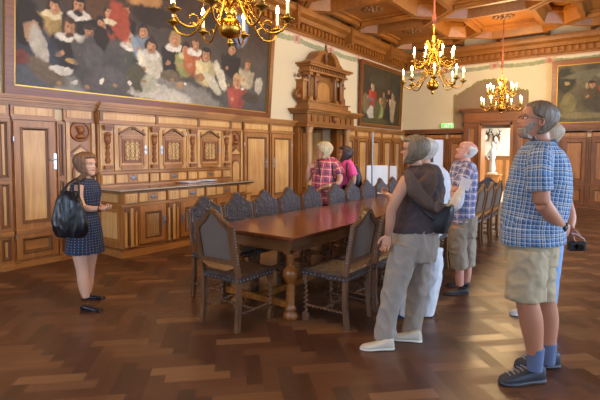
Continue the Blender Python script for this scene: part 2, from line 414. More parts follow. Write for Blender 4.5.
# ----- panelling helpers (u along the wall, z up, d out of the wall) -----
class Wall:
    def __init__(s, side): s.side = side; s.mb = MB()
    def box(s, u0, u1, z0, z1, d0, d1, mi=0):
        if s.side == 'l': s.mb.box(XL+d0, XL+d1, u0, u1, z0, z1, mi)
        else: s.mb.box(u0, u1, YB-d1, YB-d0, z0, z1, mi)
        return s
    def poly(s, pts, d0, d1, mi=0):
        if s.side == 'l': s.mb.prism(pts, XL+d0, XL+d1, 'x', mi)
        else: s.mb.prism(pts, YB-d1, YB-d0, 'y', mi)
        return s
    def P(s, u, z, d): return (XL+d, u, z) if s.side == 'l' else (u, YB-d, z)
    def bevel_ring(s, u0, u1, z0, z1, w, d0, d1, mi=0):
        """sloping moulding: outer edge at depth d1, inner edge at depth d0"""
        o = [(u0, z0), (u1, z0), (u1, z1), (u0, z1)]; i = [(u0+w, z0+w), (u1-w, z0+w), (u1-w, z1-w), (u0+w, z1-w)]
        vs = [s.P(a, b, d1) for a, b in o]+[s.P(a, b, d0) for a, b in i]
        s.mb.add(vs, [(k, (k+1) % 4, (k+1) % 4+4, k+4) for k in range(4)], mi); return s
    def panel(s, u0, u1, z0, z1, base, f=.07, mi=(0, 1, 2), raise_=.03, field=True):
        """frame-and-panel: stiles and rails (mi0), moulding (mi2), field (mi1)"""
        t = base+raise_
        s.box(u0, u0+f, z0, z1, base, t, mi[0]); s.box(u1-f, u1, z0, z1, base, t, mi[0])
        s.box(u0+f, u1-f, z0, z0+f, base, t, mi[0]); s.box(u0+f, u1-f, z1-f, z1, base, t, mi[0])
        s.box(u0+f-.006, u0+f+.012, z0+f, z1-f, base, t+.012, mi[2]); s.box(u1-f-.012, u1-f+.006, z0+f, z1-f, base, t+.012, mi[2])
        s.box(u0+f, u1-f, z0+f-.006, z0+f+.012, base, t+.012, mi[2]); s.box(u0+f, u1-f, z1-f-.012, z1-f+.006, base, t+.012, mi[2])
        if field:
            s.bevel_ring(u0+f, u1-f, z0+f, z1-f, .035, base+.002, t, mi[2])
            s.box(u0+f+.035, u1-f-.035, z0+f+.035, z1-f-.035, base, base+.006, mi[1])
        return s
    def ledge(s, u0, u1, z, ext=0, mi=0, k=1.0):
        """stepped cornice with its top at z"""
        for (dz0, dz1, d) in ((0, .03, .16), (.03, .05, .145), (.05, .085, .12), (.085, .105, .09), (.105, .12, .075)):
            s.box(u0, u1, z-dz1*k, z-dz0*k, 0, d*k+ext, mi)
        return s
    def build(s, name, mats, part=None): return s.mb.build(name, mats, None, None if part else 'structure')
WM = [W_MID, W_PANEL, W_DARK, W_MIDH]
ZT = 2.27

def frieze_panels(w, u0, u1, ext=.0):
    w.box(u0, u1, 1.97, ZT-.1, 0, .05+ext, 3)
    w.box(u0+.04, u1-.04, 2.02, 2.12, .05+ext, .062+ext, 1)
    w.box(u0, u1, 1.955, 1.985, 0, .085+ext, 3)
# 1. closet bay nearest the camera (left wall, y 2.4 .. 3.2) and everything before it
def bay(w, u0, u1, base=.03, dado=True, light=True):
    w.box(u0, u1, .0, 1.96, 0, base, 0)
    w.panel(u0+.06, u1-.06, .52, 1.94, base, .075, (0, 1 if light else 0, 2))
    w.panel(u0+.06, u1-.06, .1, .44, base, .06, (0, 3, 2))
    w.box(u0, u1, 0, .08, 0, base+.06, 3); w.box(u0, u1, .455, .5, 0, base+.055, 3)  # fill light added under the hall ceiling to brighten the room beyond
def pilaster(w, u0, u1, z0=.0, z1=1.97, d=.085):
    w.box(u0, u1, z0, z1, 0, d-.03, 0)
    w.box(u0, u1, z0, z0+.1, 0, d+.03, 3); w.box(u0, u1, .44, .5, 0, d+.03, 3)
    w.panel(u0, u1, .52, 1.15, d-.03, .03, (0, 1, 2), .02); w.panel(u0, u1, 1.17, 1.95, d-.03, .03, (0, 1, 2), .02)
    w.panel(u0, u1, .1, .43, d-.03, .03, (0, 1, 2), .02)
w = Wall('l')
w.ledge(YF, 3.70, ZT, 0, 3); w.box(YF, 3.70, ZT-.13, ZT-.1, 0, .07, 3)
for a, b in ((-3.2, -2.2), (-2.2, -1.2), (-1.2, -.2), (-.2, .8), (.8, 1.8)): bay(w, a, b); frieze_panels(w, a, b)
bay(w, 1.8, 2.38); pilaster(w, 2.38, 2.54); frieze_panels(w, 1.8, 2.54)
frieze_panels(w, 2.56, 3.12); frieze_panels(w, 3.24, 3.68)
w.box(2.54, 3.22, 0, 1.97, 0, .03, 0)
w.box(2.54, 3.70, 0, .07, 0, .09, 3)
pilaster(w, 3.14, 3.25, d=.07)
# medallion bay
def medallion_bay(w, u0, u1, zlow=0):
    c = (u0+u1)/2
    w.box(u0, u1, zlow, 1.97, 0, .035, 0)
    w.box(u0, u0+.05, zlow, 1.97, 0, .07, 1); w.box(u1-.05, u1, zlow, 1.97, 0, .07, 1)
    # little pediment
    w.poly([(c-.17, 1.47), (c+.17, 1.47), (c+.17, 1.5), (c, 1.64), (c-.17, 1.5)], .03, .06, 2)
    w.poly([(c-.13, 1.5), (c+.13, 1.5), (c, 1.6)], .06, .065, 1)
    # arched niche field
    arch = [(c-.12, .75), (c+.12, .75)]+[(c+.12*math.cos(a), 1.26+.12*math.sin(a)) for a in [PI*k/10 for k in range(11)]]
    arch2 = [(c-.09, .78), (c+.09, .78)]+[(c+.09*math.cos(a), 1.26+.09*math.sin(a)) for a in [PI*k/10 for k in range(11)]]
    w.poly(arch, .03, .055, 2); w.poly(arch2, .05, .06, 1)
medallion_bay(w, 3.26, 3.69)
w.box(3.3, 3.65, .12, .5, .03, .05, 1); w.box(3.26, 3.69, .52, .56, 0, .08, 3)
w.build('trim_7', WM)
def medallion(c, z, name, label, grp):
    t = empty(name, (XL+.035, c, z)); 
    m = MB()
    N = 28
    for rr, th, mi in ((.135, .022, 0),):
        pts = [(.012, rr*math.cos(2*PI*k/N), rr*math.sin(2*PI*k/N)) for k in range(N+1)]; m.tube(pts, .016, 8, mi, True, False)
    m.prism([(.13*math.cos(2*PI*k/N), .13*math.sin(2*PI*k/N)) for k in range(N)], 0, .012, 'x')
    m.build('round_frame', W_CARVE, t)
    h = MB(); h.sphere((.035, .0, .02), .055, 12, 0, (.8, .9, 1.15)); h.sphere((.03, 0, -.075), .07, 12, 0, (.6, 1.0, .55)); h.sphere((.06, .02, .01), .015, 8)
    h.sphere((.03, -.02, .055), .05, 10, 0, (.8, 1, .6)); h.build('carved_head', W_CARVE, t)
    tag(t, label, 'carving', grp)
medallion(3.475, 1.83, 'portrait_medallion', 'round carved head medallion in the panelling left of the buffet, above the woman in navy', None)
# closet door in the panelling
def panel_door(n, u0, u1, z0, z1, hz, hu, light=True, low=True):
    w = Wall('l'); w.box(u0, u1, z0, z1, .02, .045, 0)
    if low:
        w.panel(u0+.01, u1-.01, .50, z1-.01, .045, .085, (0, 1, 2)); w.panel(u0+.01, u1-.01, z0+.04, .46, .045, .075, (0, 3, 2)); w.box(u0, u1, .455, .505, .02, .1, 3)
    else: w.panel(u0+.01, u1-.01, z0, z1-.01, .045, .085, (0, 1, 2))
    d = w.build('door_%d' % n, WM)
    m = MB(); x = XL+.075
    m.bbox(x, x+.008, hu-.022, hu+.022, hz-.11, hz+.11, .003); m.tube([(x, hu, hz+.03), (x+.045, hu, hz+.03), (x+.05, hu-.03, hz+.03), (x+.05, hu-.09, hz+.02)], .009, 8)
    m.lathe([(.012, 0), (.014, .01), (.004, .016)], (x+.004, hu, hz-.06), 8)
    m.build('door_handle', IRON, d)
    hg = MB()
    for z in (z0+.35, z1-.25): hg.tube([(XL+.08, u0+.004 if hu > (u0+u1)/2 else u1-.004, z-.03), (XL+.08, u0+.004 if hu > (u0+u1)/2 else u1-.004, z+.03)], .009, 8)
    hg.build('hinge', IRON, d)
    return d
panel_door(1, 2.57, 3.11, .07, 1.95, 1.4, 3.095)
# ================= carved buffet built against the left wall =================
XL += .006   # furniture and joinery stand a hair off the plaster
bf = empty('buffet', (XL+.35, 5.1, 0)); B0, B1 = 3.72, 6.46
tag(bf, 'long carved and inlaid oak buffet against the wall behind the woman in navy', 'sideboard')
def local(mb_build):      # children are built in world coordinates; shift them under their thing
    return mb_build
w = Wall('l')
# carcass, upper back and cornice
w.box(3.71, 6.47, 0, 1.97, 0, .10, 0)
w.box(3.71, 6.47, 1.98, ZT-.13, 0, .13, 3); w.box(3.75, 4.7, 2.02, 2.11, .13, .14, 1); w.box(4.75, 5.6, 2.02, 2.11, .13, .14, 1); w.box(5.65, 6.43, 2.02, 2.11, .13, .14, 1)
for u in (3.72, 4.70, 5.60, 6.42): w.box(u, u+.05, 1.98, ZT-.13, .13, .155, 2)
w.ledge(3.70, 6.48, ZT, .06, 3); w.box(3.70, 6.48, 1.955, 1.99, 0, .16, 3)
w.box(3.71, 6.47, 1.20, 1.235, .1, .155, 3); w.box(3.71, 6.47, .985, 1.03, .1, .14, 3)
under(w.build('upper_body', WM, 1), bf)
DOORS = [(3.965, 4.56), (4.78, 5.35), (5.61, 6.20)]
PILS = [(3.735, 3.945), (4.58, 4.76), (5.37, 5.59), (6.22, 6.44)]
for i, (a, b) in enumerate(DOORS):
    c = (a+b)/2; s = (b-a)/2
    w = Wall('l'); w.box(a, b, 1.25, 1.95, .1, .125, 1)
    w.box(a+.07, a+.1, 1.3, 1.9, .125, .14, 0); w.box(b-.1, b-.07, 1.3, 1.9, .125, .14, 0)
    w.panel(a+.12, b-.12, 1.36, 1.74, .125, .035, (2, 4, 2), .015)
    w.box(a+.1, b-.1, 1.26, 1.33, .125, .145, 3); w.box(a+.1, b-.1, 1.745, 1.79, .125, .15, 3)
    w.build('cupboard_door', [W_MID, W_PANEL, W_CARVE, W_MIDH, W_DARK], 1); d = under(LAST[0], bf)
    # inlaid arabesque
    m = MB(); rr = random.Random(i); x0 = XL+.135; x1 = XL+.142
    ww = s-.165; zz0, zz1 = 1.405, 1.695; zc = (zz0+zz1)/2
    for k in range(-3, 4):
        for q in range(-4, 5):
            yy = abs(k)/3; zq = abs(q)/4
            if (k+q) % 2 == 0:
                y_ = c+k/3*ww*.92; z_ = zc+q/4*.135; r_ = .021+.009*math.cos(3*k*q)
                m.prism([(y_+r_*1.0*math.cos(t*PI/4), z_+r_*1.15*math.sin(t*PI/4)) for t in range(8)], x0, x1, 'x')
    for k in (-1, 1):
        m.tube([(x1, c+k*ww*.9*math.sin(t*.9), zc+.14*math.cos(t*.78+.3)) for t in [v*.25 for v in range(14)]], .007, 6)
        m.tube([(x1, c+k*ww*(.15+.35*abs(math.sin(t))), zc-.14+.28*t/3.2) for t in [v*.2 for v in range(17)]], .007, 6)
    m.build('inlay', W_INLAY); under(LAST[0], d)
    # pediment of two raking pieces
    w = Wall('l')
    w.poly([(a+.07, 1.8), (a+.07, 1.83), (c-.03, 1.93), (c-.03, 1.895)], .125, .17, 2); w.poly([(b-.07, 1.8), (b-.07, 1.83), (c+.03, 1.93), (c+.03, 1.895)], .125, .17, 2)
    w.poly([(a+.12, 1.8), (b-.12, 1.8), (c, 1.88)], .125, .14, 3); w.mb.sphere((XL+.15, c, 1.91), .03, 8, 2)
    under(w.build('pediment', WM, 1), d)
    m = MB(); hy = (b-.05) if i != 1 else a+.05
    m.bbox(XL+.125, XL+.132, hy-.022, hy+.022, 1.50, 1.64, .003); m.sphere((XL+.145, hy, 1.57), .012, 8)
    m.build('lock_plate', IRON); o = LAST[0]; under(o, d)
    for z in (1.33, 1.85): m = MB(); m.tube([(XL+.13, (a if hy > c else b), z-.03), (XL+.13, (a if hy > c else b), z+.03)], .008, 6); under(m.build('hinge', IRON), d)
for a, b in PILS:
    w = Wall('l'); c = (a+b)/2
    w.box(a, b, 1.25, 1.95, .1, .12, 1); w.box(a+.03, b-.03, 1.28, 1.93, .12, .128, 1)
    p = w.build('carved_pilaster', WM, 1); under(p, bf)
    m = MB(); X = XL+.15
    m.sphere((X, c, 1.72), .055, 10, 0, (.7, .9, 1.5)); m.sphere((X+.01, c, 1.8), .045, 10, 0, (.8, 1.2, .7)); m.sphere((X, c, 1.61), .04, 8, 0, (.7, .8, 1.3))
    m.lathe([(.03, 1.36), (.045, 1.40), (.025, 1.47), (.04, 1.5), (.02, 1.57), (.035, 1.6)], (X-.01, c, 0), 10)
    m.box(XL+.12, XL+.18, c-.06, c+.06, 1.86, 1.9); m.box(XL+.12, XL+.2, c-.075, c+.075, 1.9, 1.94); m.box(XL+.12, XL+.18, c-.065, c+.065, 1.27, 1.33)
    for k in (-1, 1): m.sphere((X-.01, c+k*.045, 1.88), .025, 8); m.sphere((X-.015, c+k*.035, 1.76), .02, 8, 0, (1, 1, 2))
    o = m.build('herm_carving', W_CARVE); under(o, p)
def pull(parent, x, y, z):
    m = MB(); m.bbox(x, x+.006, y-.05, y+.05, z-.022, z+.026, .002)
    m.tube([(x+.006, y-.035, z+.005), (x+.03, y-.035, z-.008), (x+.034, y, z-.014), (x+.03, y+.035, z-.008), (x+.006, y+.035, z+.005)], .007, 8)
    o = m.build('drawer_pull', BLACK_IRON); under(o, parent); return o
for a, b in DOORS:
    w = Wall('l'); w.box(a, b, 1.045, 1.19, .1, .135, 0); w.box(a+.02, b-.02, 1.06, 1.175, .135, .142, 1); w.box((a+b)/2-.09, (a+b)/2+.09, 1.05, 1.185, .135, .15, 0)
    d = w.build('small_drawer', WM, 1); under(d, bf); pull(d, XL+.15, (a+b)/2, 1.12)
for a, b in PILS:
    w = Wall('l'); w.box(a, b, 1.04, 1.19, .1, .14, 0); w.box(a+.02, b-.02, 1.055, 1.175, .14, .148, 1); w.box((a+b)/2-.04, (a+b)/2+.04, 1.06, 1.17, .148, .156, 4)
    d = w.build('carved_block', [W_MID, W_PANEL, W_DARK, W_MIDH, W_INLAY], 1); under(d, bf)
# lower cabinet
DX = .66
w = Wall('l')
w.box(B0+.02, B1-.02, .10, .95, .0, DX, 0); w.box(B0-.0, B1, 0, .10, 0, DX+.03, 3); w.box(B0-.0, B1, .1, .13, 0, DX+.02, 2)
w.box(B0, B1, .745, .775, .0, DX+.025, 3)
# side panel towards the camera
for z0, z1 in ((.22, .7),):
    w.mb.box(XL+.08, XL+DX-.06, B0+.004, B0+.02, z0, z1, 0)
    w.mb.box(XL+.14, XL+DX-.12, B0-.002, B0+.01, z0+.05, z1-.05, 1)
w.mb.box(XL+.1, XL+DX-.1, B0+.0, B0+.02, .80, .92, 1)
lb = w.build('lower_body', [W_MID, W_PANEL, W_DARK, W_MIDH], 1); under(lb, bf)
m = MB(); m.bbox(XL, XL+DX+.07, B0-.06, B1+.04, .965, 1.0, .008, 0); m.box(XL, XL+DX+.045, B0-.035, B1+.02, .945, .967, 0)
o = m.build('worktop', wood('worktop_wood', lin('6b4a30'), lin('9a724c'), 'y', .16, 1, .4)); under(o, bf)
m = MB(); m.tube([(XL+.1, B0-.06, .985), (XL+DX+.066, B0-.06, .985), (XL+DX+.07, B0-.05, .985), (XL+DX+.07, B1+.03, .985)], .0085, 6)
o = m.build('worktop_edge', simple('pale_edge', lin('b9b3a6'), .3)); under(o, bf)  # pale strip along the worktop's near and front edges
LD = [(3.99, 4.48), (4.74, 5.27), (5.53, 6.06)]; LP = [(3.745, 3.965), (4.50, 4.72), (5.29, 5.51), (6.08, 6.30)]
for i, (a, b) in enumerate(LD):
    w = Wall('l'); w.box(a, b, .16, .735, DX, DX+.015, 0); w.panel(a+.02, b-.02, .17, .725, DX+.015, .085, (0, 4, 2), .018)
    d = w.build('cabinet_door', [W_MID, W_PANEL, W_DARK, W_MIDH, wood('burr_panel_%d' % i, lin('7a522c'), lin('b58a55'), 'z', .4, 4)], 1); under(d, bf)
    hy = b-.05 if i != 1 else a+.05
    m = MB(); x = XL+DX+.034; m.bbox(x, x+.008, hy-.018, hy+.018, .4, .56, .003); m.tube([(x, hy, .52), (x+.03, hy, .51), (x+.03, hy, .45), (x, hy, .44)], .007, 8)
    o = m.build('door_handle', BLACK_IRON); under(o, d)
    w = Wall('l'); w.box(a, b, .79, .935, DX, DX+.02, 0); w.box(a+.015, b-.015, .80, .925, DX+.02, DX+.027, 1); w.box((a+b)/2-.09, (a+b)/2+.09, .795, .93, DX+.02, DX+.034, 0)
    d = w.build('drawer', WM, 1); under(d, bf); pull(d, XL+DX+.034, (a+b)/2, .86)
for a, b in LP:
    w = Wall('l'); c = (a+b)/2
    w.box(a, b, .14, .735, DX, DX+.02, 0); w.box(a+.015, a+.04, .16, .72, DX+.02, DX+.04, 1); w.box(b-.04, b-.015, .16, .72, DX+.02, DX+.04, 1)
    w.box(a+.065, b-.065, .2, .66, DX+.02, DX+.045, 2); w.box(c-.02, c+.02, .16, .72, DX+.045, DX+.06, 1)
    w.box(a+.01, b-.01, .67, .735, DX+.02, DX+.05, 2); w.box(a, b, .785, .94, DX, DX+.045, 0); w.box(a+.02, b-.02, .8, .925, DX+.045, DX+.053, 4)
    for k in range(4): w.box(a+.03+k*.045, a+.055+k*.045, .815, .91, DX+.053, DX+.06, 1)
    p = w.build('lower_pilaster', [W_MID, W_PANEL, W_DARK, W_MIDH, W_INLAY], 1); under(p, bf)
w = Wall('l'); w.box(6.32, 6.44, .14, .94, DX-.02, DX+.005, 1); p = w.build('end_strip', WM, 1); under(p, bf)
# papers on the worktop
m = MB(); rr = random.Random(5)
def sheet(m, cx, cy, z, a, w_=.21, h_=.3, lift=.0):
    c_, s_ = math.cos(a), math.sin(a)
    P = lambda u, v: (cx+u*c_-v*s_, cy+u*s_+v*c_)
    pts = [P(-w_/2, -h_/2), P(w_/2, -h_/2), P(w_/2, h_/2), P(-w_/2, h_/2)]
    m.prism(pts, z, z+.003, 'z')
PAPER = simple('white_paper', lin('eceef6'), .7)
for k, (cx, cy, a, n, lab) in enumerate(((on_z(189, 182.6, 1.0).x, on_z(189, 182.6, 1.0).y, .1, 6, 'left stack of loose white sheets on the buffet worktop'), (on_z(204.5, 181.2, 1.0).x, on_z(204.5, 181.2, 1.0).y, -.25, 8, 'right stack of loose white sheets on the buffet worktop'))):
    m = MB()
    for q in range(n): sheet(m, cx+rr.uniform(-.04, .04), cy+rr.uniform(-.06, .06), 1.003+q*.004, a+rr.uniform(-.3, .3))
    tag(m.build('paper_stack', PAPER), lab, 'papers', 'papers on the buffet')

# ================= panelling right of the buffet, portal, corner =================
w = Wall('l')
w.box(6.47, PY0-.1, 0, .07, 0, .09, 3)
medallion_bay(w, 6.49, 6.86); frieze_panels(w, 6.49, 6.86)
w.box(6.86, 8.62, 0, 1.97, 0, .02, 0); frieze_panels(w, 6.9, 7.7); frieze_panels(w, 7.76, 8.6)
w.ledge(6.48, 8.66, ZT, 0, 3); w.box(6.865, 6.885, 0, 2.15, 0, .09, 2); w.box(7.70, 7.72, 0, 2.15, 0, .09, 2); w.box(7.74, 7.77, 0, 1.95, .02, .07, 0)
w.build('trim_8', WM)
medallion(6.675, 1.80, 'portrait_medallion', 'round carved head medallion in the panelling between the buffet and the tall closets', None)
panel_door(2, 6.90, 7.69, .07, 1.95, 1.3, 7.6)
panel_door(3, 7.79, 8.55, .07, 1.95, 1.3, 7.87)
# after the portal
w = Wall('l'); u = 11.0
w.ledge(10.85, YB, ZT, 0, 3); w.box(10.85, YB, 0, .07, 0, .1, 3)
edges = [10.95, 11.62, 12.45, 13.28, 14.1, 14.85]
for k in range(5):
    a, b = edges[k], edges[k+1]; bay(w, a+.06, b-.06); frieze_panels(w, a+.05, b-.05); pilaster(w, b-.07, b+.07, d=.09)
w.build('trim_9', WM)

# portal: doorway with columns, entablature and crowning aedicule
pt = empty('portal', (XL+.2, 9.75, 0)); tag(pt, 'tall carved oak portal with columns and a crowning niche on the left wall', 'doorway')
PW = [wood('portal_oak', lin('74451c'), lin('9c6228'), 'z', .34), wood('portal_panel', lin('8f5c28'), lin('bb8240'), 'z', .34), wood('portal_carving', lin('5e3716'), lin('834f20'), 'z', .36), wood('portal_oak_long', lin('74451c'), lin('a0662a'), 'y', .34)]
C0, C1 = 8.87, 10.63
w = Wall('l')
for a, b in ((8.66, PY0), (PY1, 10.84)):
    w = Wall('l'); w.box(a, b, 0, 2.16, 0, .16, 0); w.panel(a+.07, b-.07, .6, 2.1, .16, .06, (0, 1, 2)); w.box(a, b, 0, .5, 0, .42, 0); w.box(a-.02, b+.02, .5, .56, 0, .45, 3); w.box(a-.02, b+.02, 0, .1, 0, .45, 3); e = PY0 if a < 9 else PY1; w.box(e-.03, e+.03, .0, 2.16, 0, .2, 2); under(w.build('jamb', PW, 1), pt)

for c in (C0, C1):
    m = MB(); m.lathe([(.105, .56), (.105, .6), (.085, .63), (.09, .66), (.078, .7), (.08, .98), (.088, 1.0), (.076, 1.03), (.068, 2.0), (.08, 2.02), (.07, 2.04), (.1, 2.1), (.1, 2.14)], (XL+.33, c, 0), 18)
    o = m.build('column', W_INLAY if 0 else wood('column_wood_%d' % int(c*10), lin('9a6a3c'), lin('c39a68'), 'z', .35)); under(o, pt)
w = Wall('l')
w.box(8.62, 10.88, 2.14, 2.2, 0, .44, 3); w.box(8.60, 10.9, 2.2, 2.24, 0, .47, 3); w.box(8.66, 10.84, 2.24, 2.44, 0, .42, 0)
for k in range(8): c = 8.85+k*.26; w.box(c-.04, c+.04, 2.27, 2.41, .42, .445, 2)
w.mb.sphere((XL+.46, 9.75, 2.36), .06, 10, 2, (1.2, 1, 1.4))
for dz, d in ((2.44, .48), (2.48, .54), (2.52, .6)): w.box(8.55-(d-.48)*.8, 10.95+(d-.48)*.8, dz, dz+.045, 0, d, 3)
o = w.build('entablature', PW, 1); under(o, pt)
w = Wall('l')
w.box(8.75, 10.7, 2.565, 2.64, 0, .4, 3); w.box(8.8, 10.65, 2.64, 2.74, 0, .34, 0); w.box(8.75, 10.7, 2.74, 2.77, 0, .38, 3)
w.box(9.0, 10.45, 2.77, 3.5, 0, .12, 0)                       # back of the niche stage
w.poly([(9.38, 2.8), (10.07, 2.8)]+[(9.725+.34*math.cos(a), 3.1+.25*math.sin(a)) for a in [PI*k/10 for k in range(11)]], .12, .16, 2)
w.poly([(9.45, 2.83), (10.0, 2.83)]+[(9.725+.27*math.cos(a), 3.1+.19*math.sin(a)) for a in [PI*k/10 for k in range(11)]], .16, .165, 1)
for a in (8.92, 9.2, 10.1, 10.38): w.box(a, a+.13, 2.77, 2.86, .1, .3, 3); w.box(a, a+.13, 3.38, 3.45, .1, .3, 3)
for a in (8.78, 10.52): w.box(a, a+.14, 2.77, 3.22, 0, .2, 0); w.box(a-.03, a+.17, 3.22, 3.27, 0, .24, 3)
o = w.build('niche_stage', PW, 1); under(o, pt)
for c in (8.985, 9.265, 10.165, 10.445):
    m = MB(); m.lathe([(.055, 2.86), (.04, 2.9), (.05, 2.95), (.035, 3.0), (.045, 3.1), (.034, 3.3), (.05, 3.36), (.05, 3.38)], (XL+.22, c, 0), 12)
    o = m.build('small_column', PW[2]); under(o, pt)
for c, s in ((8.72, -1), (10.73, 1)):
    m = MB(); m.tube([(XL+.1, c+s*(.12*math.sin(t)-.02), 2.8+.075*t) for t in [k*.35 for k in range(18)]], [.05-.0016*k for k in range(18)], 8); m.sphere((XL+.12, c, 2.86), .09, 10, 0, (.7, 1, 1)); m.sphere((XL+.12, c, 3.35), .06, 10, 0, (.7, 1, 1))
    o = m.build('side_scroll', PW[2]); under(o, pt)
w = Wall('l')
w.box(8.85, 10.62, 3.45, 3.5, 0, .34, 3); w.box(8.9, 10.57, 3.5, 3.58, 0, .3, 0)
for k in range(16): c = 8.95+k*.103; w.box(c, c+.05, 3.51, 3.57, .3, .33, 2)
w.box(8.8, 10.67, 3.58, 3.62, 0, .4, 3); w.box(8.74, 10.73, 3.62, 3.66, 0, .44, 3)
# swept gable with an open centre
top = [(8.85, 3.66), (8.95, 3.68), (9.15, 3.8), (9.28, 3.95), (9.4, 4.02), (9.6, 4.05)]
for s in (1, -1):
    T = [(9.725+s*(a-9.725), z) for a, z in top]
    w.poly(T+[(9.725+s*(-.125), 3.98), (9.725-s*.3, 3.9), (9.725-s*.36, 3.75), (9.725-s*.3, 3.66)], 0, .3, 3)
w.poly([(9.55, 3.66), (9.9, 3.66), (9.87, 3.8), (9.9, 4.05), (9.55, 4.05), (9.58, 3.8)], .05, .12, 0)
w.mb.lathe([(.05, 3.66), (.07, 3.7), (.03, 3.76), (.06, 3.85), (.03, 3.95), (.06, 4.02), (.05, 4.08), (.02, 4.13), (.035, 4.18), (.01, 4.24)], (XL+.22, 9.725, 0), 12, 2)
o = w.build('crest', PW, 1); under(o, pt)
XL -= .006
# vestibule behind the doorway: dark timber box with a half-open leaf
mb = MB(); mb.box(XL-1.6, XL-1.5, PY0-.5, PY1+.5, 0, 2.5); mb.box(XL-1.6, XL-.3, PY0-.6, PY0-.5, 0, 2.5); mb.box(XL-1.6, XL-.3, PY1+.5, PY1+.6, 0, 2.5); mb.box(XL-1.6, XL-.3, PY0-.6, PY1+.6, 2.4, 2.5)
mb.box(XL-1.6, XL-.0, PY0-.6, PY1+.6, -.06, -.004, 1)
for y in (PY0-.35, PY0+.15, PY0+.65, PY0+1.1): mb.box(XL-1.5, XL-1.46, y, y+.4, .1, 2.2, 1)
mb.build('trim_10', [W_MID, W_MID], None, 'structure')
t = empty('door_leaf', (XL-.22, PY1-.06, 0), R(-78)); t.name = 'door_4'; t['kind'] = 'structure'
m = MB(); m.box(-.02, .02, -.56, 0, .01, 2.15, 0); m.box(.02, .03, -.5, -.06, .2, .9, 1); m.box(.02, .03, -.5, -.06, 1.0, 2.05, 1); m.box(-.03, -.02, -.5, -.06, .2, .9, 1); m.box(-.03, -.02, -.5, -.06, 1.0, 2.05, 1)
m.build('leaf', [W_MID, W_PANEL], t)

# ================= back wall =================
w = Wall('b')
def fz(w, u0, u1):
    w.box(u0, u1, 1.97, ZT-.1, 0, .05, 3); w.box(u0+.04, u1-.04, 2.02, 2.12, .05, .062, 1); w.box(u0, u1, 1.955, 1.985, 0, .085, 3)
w2 = [W_MID, W_PANEL, W_DARK, W_MIDX]
WMD = [wood('back_oak', lin('6a3c1a'), lin('94592a'), 'z', .36), wood('back_panel_oak', lin('8a5528'), lin('b27840'), 'z', .36), W_DARK, wood('back_oak_cross', lin('6a3c1a'), lin('94592a'), 'x', .36)]
def backrun(n, edges):
    w = Wall('b'); w.ledge(edges[0], edges[-1], ZT+.04, 0, 3); w.box(edges[0], edges[-1], 0, .07, 0, .1, 3)
    w.box(edges[0], edges[-1], 2.12, 2.18, 0, .05, 3)
    for k in range(len(edges)-1):
        a, b = edges[k], edges[k+1]; w.box(a, b, 0, 2.0, 0, .03, 0)
        w.panel(a+.07, b-.07, .72, 1.94, .03, .075, (0, 1, 2)); w.panel(a+.07, b-.07, .1, .62, .03, .08, (0, 1, 2)); fz(w, a+.05, b-.05)
        pilaster(w, b-.05, b+.05, d=.09); w.box(a, b, .64, .69, 0, .07, 3)
    w.build(n, WMD)
backrun('trim_11', [XL+.1, -5.75, -4.95, -4.40])
backrun('trim_12', [-2.45, -1.7, -1.0, -.2, .6, 1.4, 2.2, 3.0, 3.8, XR-.06])
# doorway surround
w = Wall('b')
for a, b in ((-4.38, BX0), (BX1, -2.47)): w.box(a, b, 0, 2.5, 0, .14, 0); w.panel(a+.08, b-.08, .6, 2.4, .14, .06, (0, 1, 2)); w.box(a-.02, b+.02, 0, .5, 0, .2, 0)
w.box(BX0-.02, BX0+.06, 0, BZ+.04, -.3, .2, 1); w.box(BX1-.06, BX1+.02, 0, BZ+.04, -.3, .2, 1); w.box(BX0, BX1, BZ-.03, BZ+.05, -.3, .2, 0)
w.box(-4.38, -2.47, 2.46, 2.8, 0, .16, 3); w.box(-4.42, -2.43, 2.5, 2.54, 0, .2, 3)
for dz, d in ((2.8, .22), (2.84, .27), (2.88, .32)): w.box(-4.4-(d-.2), -2.45+(d-.2), dz, dz+.04, 0, d, 3)
w.build('trim_13', WMD)
# painted overdoor field with garland outline
ov = [(-4.76, 2.3), (-4.76, 3.36), (-4.6, 3.42), (-4.45, 3.5), (-4.2, 3.66), (-3.95, 3.77), (-3.68, 3.8), (-3.4, 3.77), (-3.1, 3.66), (-2.9, 3.5), (-2.72, 3.42), (-2.58, 3.36), (-2.58, 2.3)]
m = MB(); m.prism(ov, YB-.012, YB, 'y'); m.build('trim_14', simple('painted_overdoor', lin('8e775a'), .85, var=.12, vscale=3), None, 'structure')
m = MB(); rr = random.Random(2)
for k in range(1, len(ov)-2):
    a, b = Vector((ov[k][0], YB-.02, ov[k][1])), Vector((ov[k+1][0], YB-.02, ov[k+1][1])); n = max(2, int((b-a).length/.05))
    for q in range(n): p = a.lerp(b, q/n); m.sphere((p.x+rr.uniform(-.02, .02), p.y, p.z+rr.uniform(-.02, .02)), rr.uniform(.025, .045), 6, 0, (1, .3, 1))
m.tube([(-4.76, YB-.015, 2.3), (-4.76, YB-.015, 3.36)], .014, 6); m.tube([(-2.58, YB-.015, 2.3), (-2.58, YB-.015, 3.36)], .014, 6)
m.build('trim_15', simple('garland_green', lin('94884e'), .85, var=.3, vscale=9), None, 'structure')

